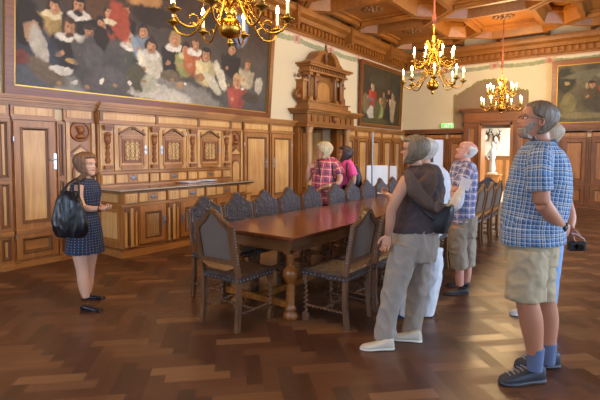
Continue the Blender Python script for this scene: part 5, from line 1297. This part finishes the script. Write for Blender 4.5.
# ================================================================ woman with the vest, at the table's window side
p = Person('grey-haired woman with a brown cardigan over her shoulders, pale trousers, beside the table', (396, 340), -1, 32); W = p.W
tors = p.torso([(166, 412, 434, .08), (172, 405, 440, .15), (181, 401, 443, .175), (196, 397, 441, .165), (212, 394, 438, .15), (226, 392, 437, .16), (231, 392, 437, .165)])
nA = [W(408, 178, -.16), W(398, 196, -.19), W(391, 211, -.17)]; nB = [W(391, 211, -.17), W(390, 224, -.16), W(388, 235, -.13)]
fA = [W(420, 180, .2), W(404, 196, .26), W(396, 203, .24)]; fB = [W(396, 203, .24), W(394, 200, .26), W(391, 196.5, .3)]
neck = limb([W(420, 180), W(417, 168), W(415, 158)], [.06, .048, .046])
L1 = [W(411, 243, -.03), W(397, 275, -.10), W(388, 310, -.10), W(384, 335, -.10)]; L2 = [W(419, 243, .06), W(417, 275, .09), W(414, 310, .07), W(412, 328, .07)]
fr = Frame(W(413, 164, 0), facing(-1, 22), R(4), .215)
ch = [Chain(tors.p, [a*.8 for a in tors.a], [b*.8 for b in tors.b], p.side), neck, limb(nA, [.052, .046, .041]), limb(nB, [.041, .037, .026]), limb(fA, [.05, .045, .04]), limb(fB, [.04, .036, .026]), limb(L1, [.04, .055, .05, .04]), limb(L2, [.05, .055, .05, .04])]
hd = [hand_parts(W(388, 235, -.13), (W(385, 250, -.13)-W(388, 235, -.13)), p.f*-1, p.f, .35, .95), hand_parts(W(391, 196.5, .3), p.f*.55+HF*.6+ZU*.25, ZU, -HF+p.f, .6, .92)]
body_mesh(p.root, ch, hd, fr, SKIN, voxel=.010)
HB = hairmat('grey_blond_hair', '786852')
hair_obj('hair', fr, T_bob(.04, .11, .84, 66), HB, p.root, .0, 11, 26, 72, .015); glasses(fr, p.root)
garment('top', [tors], cloth('dark_brown_jersey', '4c4144'), p.root, .010, .010, (9, 9, 8), 3, 2.2, 3)
TRO = cloth('pale_linen', '9b9186', .06)
hips = p.torso([(225, 394, 436, .16), (234, 393, 437, .168), (246, 393, 437, .172), (258, 393, 434, .16)])
t1 = limb([W(406, 246, -.08), W(398, 275, -.10), W(389, 308, -.105), W(385, 339, -.10)], [.12, .098, .080, .090]); t2 = limb([W(420, 246, .09), W(419, 275, .09), W(415, 308, .07), W(412, 334, .07)], [.11, .092, .076, .082])
garment('trousers', [hips, t1, t2], TRO, p.root, .010, .018, (9, 9, 6), 3, 2.2, 21)
CRS = simple('cream_shoe_leather', lin('c8c0ae'), .5); 
shoe('shoe', on_z(394, 349), (RH*-1-HF*.05), CRS, p.root, .27, .047, .06, .085, simple('pale_sole', lin('d8d4c8'), .6), .02); shoe('shoe', on_z(422, 342), (RH*-1+HF*.25), CRS, p.root, .27, .047, .06, .085, simple('pale_sole', (0, 0, 0)), .02)
# cardigan over the shoulders: a cape with hanging sleeves
CARD = cloth('brown_cardigan', '625045', .1)
cp = p.torso([(165, 411, 430, .07), (170, 405, 438, .15), (178, 404, 444, .20), (188, 410, 447, .205), (198, 416, 448, .19), (208, 424, 448, .16)])
h1 = limb([W(408, 173, -.15), W(411, 184, -.2), W(417, 195, -.2), W(426, 204, -.19), W(440, 209, -.12), (W(445, 210, -.05))], [.045, .055, .055, .05, .045, .035])
garment('cardigan', [cp, h1], CARD, p.root, .010, .022, (8, 8, 6), 3, 2.2, 33)
m = MB(); c = Chain([W(441, 205, -.08), W(441, 210, -.08), W(438, 222, -.09), W(436, 232, -.09)], [.07, .085, .09, .07], [.09, .10, .095, .075], p.side); m.loft(c.rings(24, 3), 0)
co, fs = fuse(m, .010, 3); bag = raw_mesh('shoulder_bag', [(co, fs, 0)], [simple('black_bag_fabric', lin('1b1b21'), .5, bump=.2, bscale=60)], p.root)
m = MB(); m.tube([W(409, 190, -.19), W(416, 203, -.22), W(426, 214, -.22), W(434, 220, -.17)], .009, 8); o = m.build('bag_strap', simple('black_bag_fabric', (0, 0, 0))); under(o, bag)
t = empty('folded_leaflet', W(383, 193.5, .36), .4); tag(t, 'small white leaflet held over the table by the grey-haired woman', 'leaflet')
m = MB(); m.bbox(-.05, .05, -.035, .035, 0, .004, .001); m.build('sheet', PAPER, t); m = MB(); m.bbox(-.035, .01, -.02, .02, .004, .006, .0005); m.build('printed_square', simple('orange_print', lin('c07a3c'), .6), t)

# ================================================================ person in white close behind her
p = Person('person in white shirt and white trousers half hidden behind the grey-haired woman', (416, 318.5), -1, 40); W = p.W
tors = p.torso([(166, 420, 437, .08), (172, 412, 446, .15), (184, 409, 449, .18), (200, 408, 446, .17), (218, 406, 443, .17), (234, 406, 442, .18)])
fr = Frame(W(423, 163, 0), facing(-1, 30), R(8), .215); neck = limb([W(427, 178), W(426, 168), W(424, 158)], [.06, .052, .05])
L1 = [W(416, 240, -.08), W(412, 275, -.09), W(409, 315, -.1)]; L2 = [W(430, 240, .08), W(431, 275, .08), W(424, 310, .08)]
nA = [W(423, 182, -.2), W(418, 202, -.21), W(414, 220, -.18)]; nB = [W(414, 220, -.18), W(404, 222, -.12), W(397, 222, -.05)]; fA = [W(438, 182, .16), W(443, 202, .19), W(441, 221, .17)]; fB = [W(441, 221, .17), W(436, 232, .1), W(430, 238, .05)]
ch = [Chain(tors.p, [a*.8 for a in tors.a], [b*.8 for b in tors.b], p.side), neck, limb(nA, [.05, .045, .04]), limb(nB, [.04, .036, .027]), limb(fA, [.05, .045, .04]), limb(fB, [.04, .036, .027]), limb(L1, [.08, .06, .045]), limb(L2, [.08, .06, .045])]
body_mesh(p.root, ch, [hand_parts(W(397, 222, -.05), p.f, HF, ZU, .5, .95), hand_parts(W(430, 238, .05), ZU*-1, p.f*-1, p.f, .4, .95)], fr, SKIN, voxel=.012)
hair_obj('hair', fr, T_short(.84, .5, .1, .07, .05), hairmat('white_grey_hair', 'b9b2a8', .2), p.root, .06, 17)
WH = cloth('white_cotton', 'd3d6dc', .03)
sl1 = limb([W(425, 172, -.12), W(422, 182, -.2), W(418, 200, -.21)], [.06, .075, .075]); sl2 = limb([W(435, 172, .1), W(439, 182, .16), W(443, 200, .19)], [.06, .075, .072])
garment('shirt', [tors, sl1, sl2], WH, p.root, .011, .014, (9, 9, 7), 3, 2.2, 41)
hips = p.torso([(230, 408, 441, .17), (240, 407, 440, .18), (256, 407, 438, .17)])
garment('trousers', [hips, limb([W(417, 248, -.08), W(413, 275, -.09), W(409, 316, -.1)], [.115, .10, .085]), limb([W(431, 248, .08), W(431, 275, .08), W(424, 314, .08)], [.11, .10, .085])], WH, p.root, .011, .016, (9, 9, 6), 3, 2.2, 43)
BLS = simple('navy_suede', lin('2f4368'), .7)
shoe('shoe', on_z(411, 318), RH*-1, BLS, p.root, .27); shoe('shoe', on_z(427, 315), RH*-1+HF*.3, BLS, p.root, .27)

# ================================================================ bald man in checked shirt
p = Person('bald man in a purple checked shirt and beige three-quarter trousers holding a white cap', (458, 292), -1, 8); W = p.W
tors = p.torso([(161, 457, 472, .09), (165, 453, 475, .15), (174, 450, 477, .18), (186, 449, 476, .175), (200, 448, 475, .17), (212, 448, 474, .17), (222, 448, 474, .175)])
fr = Frame(W(462, 161, 0), facing(-1, 5), R(22), .225); neck = limb([W(467, 172), W(465.5, 163), W(464, 155)], [.068, .058, .056])
nA = [W(467, 171, -.2), W(462, 183, -.26), W(455, 191, -.26)]; nB = [W(455, 191, -.26), W(448, 190, -.2), W(443, 187, -.1)]; fA = [W(469, 172, .2), W(464, 184, .24), W(456, 194, .2)]; fB = [W(456, 194, .2), W(450, 192, .1), W(446, 190, 0)]
L1 = [W(459, 226, -.09), W(457, 250, -.1), W(459, 272, -.1), W(460, 286, -.1)]; L2 = [W(468, 226, .09), W(466, 250, .1), W(467, 270, .1), W(466, 282, .1)]
ch = [Chain(tors.p, [a*.8 for a in tors.a], [b*.8 for b in tors.b], p.side), neck, limb(nA, [.055, .05, .045]), limb(nB, [.046, .042, .03]), limb(fA, [.055, .05, .045]), limb(fB, [.045, .04, .03]), limb(L1, [.08, .06, .052, .04]), limb(L2, [.08, .06, .052, .04])]
body_mesh(p.root, ch, [hand_parts(W(450, 193, -.27), W(456, 199, -.3)-W(448, 190, -.24), HF, ZU, .6, 1.0), hand_parts(W(446, 190, 0), RH*1.0+ZU*-.3-HF*.6, p.f, ZU, .4, 1.0)], fr, simple('flushed_skin', lin('cf9480'), .42, var=.08, vscale=12), simple('pale_brows', lin('9a8a7c'), .8), .011)
hair_obj('hair', fr, T_fringe(.03), simple('thin_white_hair', lin('c9c4bc'), .8, var=.1, vscale=50), p.root, .1, 23)
SH6 = plaid('purple_blue_checked_cotton', lin('8e9abe'), [(0, .075, .28, 0, lin('4a4a86'), .7), (1, .075, .28, 0, lin('5a4a86'), .7), (0, .075, .16, .45, lin('d8d4e0'), .9), (1, .075, .16, .45, lin('d8d4e0'), .9), (0, .075, .10, .7, lin('b0684c'), .8), (1, .075, .10, .7, lin('a8746c'), .8), (1, .075, .12, .85, lin('4e94b4'), .8)])
garment('shirt', [tors, limb([W(468, 166, -.13), W(467, 171, -.2), W(463, 180, -.25), W(459, 188, -.27)], [.06, .08, .082, .085]), limb([W(469, 166, .12), W(469, 172, .2), W(465, 182, .24), W(461, 190, .22)], [.06, .08, .08, .08])], SH6, p.root, .010, .013, (9, 9, 7), 3, 2.2, 51)
garment('trousers', [p.torso([(216, 449, 476, .175), (224, 449, 476, .185), (236, 449, 475, .18)]), limb([W(459, 228, -.09), W(457.5, 248, -.1), W(460, 268, -.1)], [.105, .095, .092]), limb([W(466, 228, .09), W(466.5, 248, .1), W(467, 266, .1)], [.11, .10, .095])], cloth('tan_cotton', '988b7a', .08), p.root, .010, .014, (10, 10, 8), 3, 2.2, 53)
SND = simple('dark_sandal', lin('2e2a2c'), .6)
for hl, an in ((on_z(468, 294), W(460, 286, -.1)), (on_z(469, 286), W(466, 282, .1))):
    s_ = shoe('sandal', hl, RH*-1-HF*.1, SND, p.root, .28, .046, .05, .06)
    m = MB(); h = Vector((hl.x, hl.y, 0)); d_ = (RH*-1-HF*.1).normalized(); sd_ = d_.cross(ZU)
    m.tube([h+d_*.055+(sd_*math.cos(a)*.047)+d_*(math.sin(a)*.05)+ZU*.085 for a in [k*2*PI/16 for k in range(17)]], .008, 6); o = m.build('ankle_strap', SND); under(o, s_)
m = MB(); c = Chain([W(462, 187, -.33), W(459, 196, -.34), W(455, 205, -.34), W(449, 211, -.33)], [.05, .11, .13, .07], [.02, .05, .055, .02], p.side+p.f*.0); m.loft(c.rings(22), 0); co, fs = fuse(m, .007, 2)
t = empty('white_cap', W(456, 205, -.34)); tag(t, 'white sun cap dangling from the bald man\'s hand', 'cap'); raw_mesh('crown', [(wrinkle(co, fs, .01, (14, 14, 14), 3), fs, 0)], [simple('white_cap_cotton', lin('dde0e8'), .8)], t)
m = MB(); m.tube([W(452, 208, -.35), W(449, 212, -.35), W(448, 215, -.34)], [.05, .045, .02], 12); o = m.build('peak', simple('white_cap_cotton', (0, 0, 0))); under(o, t)
t = empty('leaflet', W(465, 184, -.36)); tag(t, 'pale folded paper tucked under the bald man\'s forearm', 'leaflet'); t.rotation_euler = (R(80), R(20), math.atan2(RH.y, RH.x))
m = MB(); m.bbox(-.055, .055, -.06, .06, 0, .006, .002); m.build('sheet', PAPER, t)

# ================================================================ woman in navy dress by the buffet
p = Person('young woman with wavy brown hair in a navy dotted dress standing before the buffet', (90, 304), 1, -22); W = p.W
p.al = R(22)
tors = p.torso([(178, 93, 81, .06), (182, 96, 77, .13), (190, 98, 73, .155), (200, 98, 74, .145), (212, 96, 74, .125), (222, 98, 72, .145), (236, 100, 70, .175), (252, 102, 68, .19)])
fr = Frame(W(87.0, 176, 0), facing(1, -14), R(3), .21); neck = limb([W(85.5, 186), W(85.5, 178), W(86, 171)], [.052, .043, .042])
nA = [W(79, 185, -.15), W(79, 198, -.17), W(83, 208, -.17)]; nB = [W(83, 208, -.17), W(92, 209, -.17), W(101, 208.5, -.15)]; fA = [W(94, 185, .13), W(96, 197, .16), W(98, 206, .14)]; fB = [W(98, 206, .14), W(102, 208, .04), W(104, 209, -.04)]
L1 = [W(80, 248, -.07), W(82, 268, -.07), W(84, 285, -.07), W(86, 298, -.07)]; L2 = [W(90, 248, .07), W(89, 268, .07), W(88, 283, .07), W(88, 293, .06)]
ch = [Chain(tors.p[:6], [a*.82 for a in tors.a[:6]], [b*.82 for b in tors.b[:6]], p.side), neck, limb(nA, [.043, .038, .034]), limb(nB, [.034, .031, .022]), limb(fA, [.042, .037, .033]), limb(fB, [.033, .03, .022]), limb([W(84, 225, -.03), W(81, 238, -.06)]+L1, [.1, .09, .085, .058, .055, .034]), limb([W(86, 225, .03), W(89, 238, .06)]+L2, [.1, .09, .082, .058, .053, .033])]
hd = [hand_parts(W(101, 208.5, -.15), p.f+ZU*-.05, ZU, p.f.cross(ZU)*-1, .5, .88), hand_parts(W(104, 209, -.04), p.f*.6-HF*.7, ZU, ZU*.3+p.f, .6, .88)]
body_mesh(p.root, ch, hd, fr, SKIN_P, voxel=.009)
HBR = hairmat('wavy_brown_hair', '7a5638')
hair_obj('hair', fr, T_long(-.5, .15, .86, 60), HBR, p.root, -.6, 7, 20, 72, .05)
DOT = None
def dots(name, base, dot, per, rad):
    m, nt, b = new_mat(name); a = nt.nodes.new('ShaderNodeAttribute'); a.attribute_name = 'pl'; v = nt.nodes.new('ShaderNodeVectorMath'); v.operation = 'SCALE'; v.inputs['Scale'].default_value = 1/per; nt.links.new(a.outputs['Vector'], v.inputs[0])
    v3 = nt.nodes.new('ShaderNodeVectorMath'); v3.operation = 'FRACTION'; nt.links.new(v.outputs[0], v3.inputs[0]); v4 = nt.nodes.new('ShaderNodeVectorMath'); v4.operation = 'DISTANCE'; v4.inputs[1].default_value = (.5, .5, 0); nt.links.new(v3.outputs[0], v4.inputs[0])
    lt = nt.nodes.new('ShaderNodeMath'); lt.operation = 'LESS_THAN'; lt.inputs[1].default_value = rad; nt.links.new(v4.outputs['Value'], lt.inputs[0]); mx = nt.nodes.new('ShaderNodeMix'); mx.data_type = 'RGBA'; nt.links.new(lt.outputs[0], mx.inputs[0]); mx.inputs[6].default_value = rgb(base); mx.inputs[7].default_value = rgb(dot); nt.links.new(mx.outputs[2], b.inputs['Base Color']); b.inputs['Roughness'].default_value = .75; return m
garment('dress', [tors], dots('navy_dotted_cotton', lin('182036'), lin('7f8fb4'), 0.026, .14), p.root, .009, .012, (12, 12, 4), 3, 2.2, 61)
FLT = simple('black_patent', lin('121420'), .2)
shoe('ballet_flat', on_z(81, 309.5), RH*1+HF*-.2, FLT, p.root, .235, .04, .035, .045, FLT, .012); shoe('ballet_flat', on_z(82, 299), RH*1+HF*.1, FLT, p.root, .235, .04, .035, .045, FLT, .012)
PAT = simple('glossy_black_leather', lin('0d0f16'), .33, bump=.12, bscale=14)
m = MB(); c = Chain([W(70, 191, -.26), W(69, 200, -.28), W(69, 215, -.29), W(70, 228, -.28), W(70.5, 236, -.27)], [.07, .115, .15, .165, .14], [.02, .045, .06, .07, .055], RH); m.loft(c.rings(26, 3), 0)
co, fs = fuse(m, .008, 2); co = wrinkle(co, fs, .013, (12, 12, 5), 5); bag = raw_mesh('tote_bag', [(co, fs, 0)], [PAT], p.root)
for dd, q in ((-.24, 0), (-.30, 3)): m = MB(); m.tube([W(60+q, 193, dd), W(69, 183, dd+.06), W(76, 178.5, dd+.09), W(79, 183, dd+.03), W(79, 195, dd)], .010, 8); o = m.build('strap', PAT); under(o, bag)
m = MB(); c = W(99.5, 208.5, -.155); m.tube([c+(ZU*math.cos(a)+HF*math.sin(a))*.028 for a in [k*2*PI/16 for k in range(17)]], .006, 6); under(m.build('bracelet', simple('dark_red_beads', lin('5a2026'), .4)), p.root)

# ================================================================ two visitors behind the chairs
def depth_person(label, x, d, sgn, al):
    p = Person.__new__(Person); p.D = d; b = at_depth(x, 160, d); p.base = Vector((b.x, b.y, 0)); p.f = facing(sgn, al); p.side = p.f.cross(ZU); p.root = empty('person', p.base); tag(p.root, label, 'person'); p.al = R(al); p.sgn = sgn; return p
p = depth_person('blonde grey-haired visitor in a red and blue plaid shirt leaning on a chair back', 327, 7.75, -1, -38); W = p.W
tors = p.torso([(158, 322, 333, .09), (162, 318, 338, .16), (170, 314, 341, .2), (182, 312, 341, .2), (192, 312, 340, .2), (203, 312, 339, .2)])
fr = Frame(W(323.5, 159.5, 0), facing(-1, 0), R(2), .265); neck = limb([W(327, 168), W(326.5, 161), W(326, 156)], [.068, .06, .058])
nA = [W(336, 167, -.1), W(340, 177, -.17), W(338, 184, -.22)]; nB = [W(338, 184, -.22), W(329, 186, -.28), W(322, 188, -.3)]; fA = [W(317, 166, 0), W(311, 173, -.02), W(308, 180, -.05)]; fB = [W(308, 180, -.05), W(308, 173, -.12), W(309, 167, -.15)]
def standing_legs(p, x, y, w=.09, hip=.88):
    c = Vector((p.base.x, p.base.y, 0)); return [[c+p.side*s*w+ZU*hip, c+p.side*s*w*1.1+ZU*.48, c+p.side*s*w*1.1+ZU*.06] for s in (1, -1)]
LL = standing_legs(p, 0, 0)
ch = [Chain(tors.p, [a*.8 for a in tors.a], [b*.8 for b in tors.b], p.side), neck, limb(nA, [.055, .05, .044]), limb(nB, [.044, .04, .03]), limb(fA, [.055, .05, .044]), limb(fB, [.044, .04, .03])]+[limb(q, [.09, .06, .04]) for q in LL]
body_mesh(p.root, ch, [hand_parts(W(322, 188, -.3), RH*-1+ZU*-.3, ZU*-1, -HF, .4, 1), hand_parts(W(309, 167, -.15), ZU*.3+RH, -HF, ZU, .5, 1)], fr, SKIN, voxel=.012)
hair_obj('hair', fr, T_short(.80, .42, -.02, .13, .09), hairmat('blond_grey_hair', 'bfae88', .3), p.root, -.06, 29)
SH2 = plaid('red_plaid_cotton', lin('b8566a'), [(0, .12, .3, 0, lin('4a3f66'), .75), (1, .12, .3, 0, lin('4a3f66'), .7), (0, .12, .12, .5, lin('e8b8b0'), .8), (1, .12, .12, .5, lin('e8b8b0'), .8), (0, .12, .12, .75, lin('cc5a34'), .8), (1, .12, .14, .72, lin('c84a3c'), .8)])
garment('shirt', [tors, limb([W(333, 161, -.06), W(337, 167, -.1), W(340, 175, -.16)], [.06, .085, .09]), limb([W(321, 161, 0), W(317, 166, 0), W(312, 173, -.02)], [.06, .085, .085])], SH2, p.root, .012, .014, (9, 9, 7), 3, 2.2, 71)
garment('trousers', [Chain([p.base+ZU*1.0, p.base+ZU*.9, p.base+ZU*.8], [.18, .19, .18], [.14, .15, .14], p.side)]+[limb(q, [.12, .09, .08]) for q in LL], cloth('dark_grey_denim', '3c3f48'), p.root, .012, .01)
for q in LL: shoe('shoe', Vector((q[2].x, q[2].y, 0))-p.f*.07, p.f, simple('brown_leather', lin('4a3426'), .5), p.root)
STR = simple('black_strap_web', lin('1c1d24'), .6)
for xx, d_ in ((331, -.17), (318, -.2)): m = MB(); m.tube([W(xx, 160, -.02), W(xx+1, 164, d_), W(xx+2, 174, d_-.03), W(xx+5, 186, d_+.04)], .014, 8); under(m.build('strap', STR), p.root)
m = MB(); m.tube([W(329.6, 185.8, -.28)+(ZU*math.cos(a)+HF*math.sin(a))*.037 for a in [k*2*PI/16 for k in range(17)]], .008, 6); under(m.build('wristwatch', simple('pale_bracelet', lin('d8d8d8'), .3, .5)), p.root)

p = depth_person('dark-haired woman in a bright pink T-shirt behind the plaid shirt visitor', 346, 8.15, -1, -14); W = p.W
tors = p.torso([(160, 342, 351, .08), (164, 339, 354, .14), (171, 337, 355, .165), (182, 338, 355, .15), (192, 337, 355, .17), (202, 337, 355, .18)])
fr = Frame(W(343.5, 162, 0), facing(-1, 0), R(8), .265); neck = limb([W(347, 168), W(346.5, 163), W(346, 157)], [.055, .048, .046])
nA = [W(351, 168, -.15), W(354, 176, -.19), W(353, 184, -.2)]; nB = [W(353, 184, -.2), W(348, 189, -.24), W(344, 193, -.25)]; fA = [W(344, 168, .14), W(340, 178, .17), W(338, 186, .12)]; fB = [W(338, 186, .12), W(336, 190, .05), W(334, 193, 0)]
LL = standing_legs(p, 0, 0, .085, .85)
ch = [Chain(tors.p, [a*.8 for a in tors.a], [b*.8 for b in tors.b], p.side), neck, limb(nA, [.05, .045, .04]), limb(nB, [.04, .036, .027]), limb(fA, [.05, .045, .04]), limb(fB, [.04, .036, .027])]+[limb(q, [.085, .055, .038]) for q in LL]
body_mesh(p.root, ch, [hand_parts(W(344, 193, -.25), RH*-1+ZU*-.5, ZU*-1, -HF, .4, .92), hand_parts(W(334, 193, 0), RH*-1, ZU*-1, HF, .4, .92)], fr, SKIN, voxel=.012)
hair_obj('hair', fr, T_bob(-.02, .11, .84, 66), hairmat('dark_brown_hair', '3a2c2a'), p.root, -.25, 37)
PK = cloth('bright_pink_cotton', 'e0589a', .05)
garment('t_shirt', [tors, limb([W(348, 163, -.08), W(351, 168, -.15), W(354, 176, -.19)], [.05, .072, .075]), limb([W(345, 163, .08), W(344, 168, .14), W(340, 177, .17)], [.05, .07, .072])], PK, p.root, .012, .012, (9, 9, 7), 3, 2.2, 81)
garment('trousers', [Chain([p.base+ZU*.98, p.base+ZU*.88, p.base+ZU*.78], [.17, .18, .17], [.13, .14, .13], p.side)]+[limb(q, [.11, .08, .07]) for q in LL], cloth('dark_blue_denim', '2f3850'), p.root, .012, .01)
for q in LL: shoe('shoe', Vector((q[2].x, q[2].y, 0))-p.f*.07, p.f, simple('brown_leather', (0, 0, 0)), p.root, .25)
m = MB(); c = Chain([W(354, 166, .12), W(356, 174, .12), W(356.5, 186, .12), W(355, 194, .12)], [.09, .13, .14, .1], [.06, .09, .1, .07], HF); m.loft(c.rings(20, 2.6), 0); co, fs = fuse(m, .014, 3); bp_ = raw_mesh('backpack', [(co, fs, 0)], [simple('black_nylon', lin('1a1c24'), .5)], p.root)
m = MB(); m.tube([W(350, 161, -.06), W(347, 164, -.17), W(346.5, 174, -.2), W(350, 184, -.19)], .015, 8); o = m.build('shoulder_strap', STR); under(o, bp_)

# ================================================================ woman with long light hair behind the tall man
p = Person('woman with long light brown hair and pale jeans standing hidden behind the tall bearded man', (543, 318), -1, 25); W = p.W
tors = p.torso([(150, 550, 560, .08), (156, 543, 566, .15), (170, 541, 566, .17), (190, 541, 562, .15), (205, 540, 561, .155), (222, 540, 560, .17), (236, 540, 560, .18)])
fr = Frame(W(547, 147, 0), facing(-1, 20), R(8), .215); neck = limb([W(552, 160), W(551, 150), W(550, 142)], [.055, .048, .046])
nA = [W(551, 160, -.15), W(549, 180, -.18), W(549, 198, -.16)]; nB = [W(549, 198, -.16), W(543, 208, -.12), W(537, 215, -.08)]; fA = [W(555, 160, .15), W(554, 180, .18), W(553, 198, .17)]; fB = [W(553, 198, .17), W(547, 209, .12), W(540, 216, .08)]
L1 = [W(543, 240, -.08), W(538, 270, -.09), W(531, 306, -.09)]; L2 = [W(553, 240, .08), W(550, 270, .08), W(549, 305, .08)]
ch = [Chain(tors.p, [a*.8 for a in tors.a], [b*.8 for b in tors.b], p.side), neck, limb(nA, [.048, .043, .038]), limb(nB, [.038, .035, .026]), limb(fA, [.048, .043, .038]), limb(fB, [.038, .035, .026]), limb(L1, [.08, .058, .042]), limb(L2, [.08, .058, .042])]
body_mesh(p.root, ch, [hand_parts(W(537, 215, -.08), p.f, HF, ZU, .5, .92), hand_parts(W(540, 216, .08), p.f, -HF, ZU, .5, .92)], fr, SKIN_P, voxel=.012)
hair_obj('hair', fr, T_long(-.5, .09, .86, 62), hairmat('light_brown_hair', 'a08d76', .3), p.root, -.55, 47)
garment('blouse', [tors, limb([W(552, 152, -.08), W(551, 160, -.15), W(549, 178, -.18)], [.05, .065, .065]), limb([W(554, 152, .08), W(555, 160, .15), W(554, 178, .18)], [.05, .062, .062])], cloth('pale_grey_cotton', 'aab2c0'), p.root, .012, .01)
garment('jeans', [p.torso([(226, 541, 561, .17), (238, 540, 561, .18), (250, 540, 560, .17)]), limb([W(544, 244, -.08), W(539, 270, -.09), W(531, 306, -.09)], [.10, .085, .07]), limb([W(552, 244, .08), W(551, 270, .08), W(549, 306, .08)], [.10, .082, .065])], cloth('pale_blue_denim', '7f9cc8', .08), p.root, .012, .008)
WSH = simple('white_trainer', lin('dcdcd8'), .6)
shoe('shoe', on_z(536, 315), RH*-1+HF*.0, WSH, p.root, .25); shoe('shoe', on_z(553, 310), RH*-1+HF*.1, WSH, p.root, .25)
sc = bpy.context.scene
sc.view_settings.view_transform = 'Standard'; sc.view_settings.look = 'None'; sc.view_settings.gamma = 1; sc.view_settings.exposure = 0.0
wd = bpy.data.worlds.new('sky'); sc.world = wd; wd.use_nodes = True
bg = wd.node_tree.nodes['Background']; bg.inputs[0].default_value = (.5, .68, 1, 1); bg.inputs[1].default_value = 2.6
def area(name, loc, size, size_y, direction, power, col):
    l = bpy.data.lights.new(name, 'AREA'); l.shape = 'RECTANGLE'; l.size = size; l.size_y = size_y; l.energy = power; l.color = col
    o = bpy.data.objects.new(name, l); COL.objects.link(o); o.location = loc
    o.rotation_euler = Vector(direction).to_track_quat('-Z', 'Z').to_euler(); return o
SKYC = (.62, .78, 1.0)
for (a, b) in WINR: area('window_daylight', (XR+.25, (a+b)/2, (WZ0+WZ1)/2), b-a-.1, WZ1-WZ0, (-1, 0, -.12), 265 if a > 2 else 45, SKYC)
for (a, b) in WINF: area('window_daylight', ((a+b)/2, YF-.25, (WZ0+WZ1)/2), b-a-.1, WZ1-WZ0, (0, 1, -.12), 75 if a < -5 else 7, SKYC)
sc.cycles.max_bounces = 6; sc.cycles.diffuse_bounces = 4; sc.cycles.glossy_bounces = 3
sc.cycles.sample_clamp_indirect = 6

for (x, y, z, *_) in CH:
    l = bpy.data.lights.new('candle_glow', 'POINT'); l.energy = 140; l.color = (1, .70, .36); l.shadow_soft_size = .6
    o = bpy.data.objects.new('candle_glow', l); COL.objects.link(o); o.location = (x, y, z+1.2)
area('hall_fill', (-1.5, 17.5, 3.1), 3, 2, (0, 0, -1), 380, (.95, .97, 1))
sc.view_settings.exposure = .78
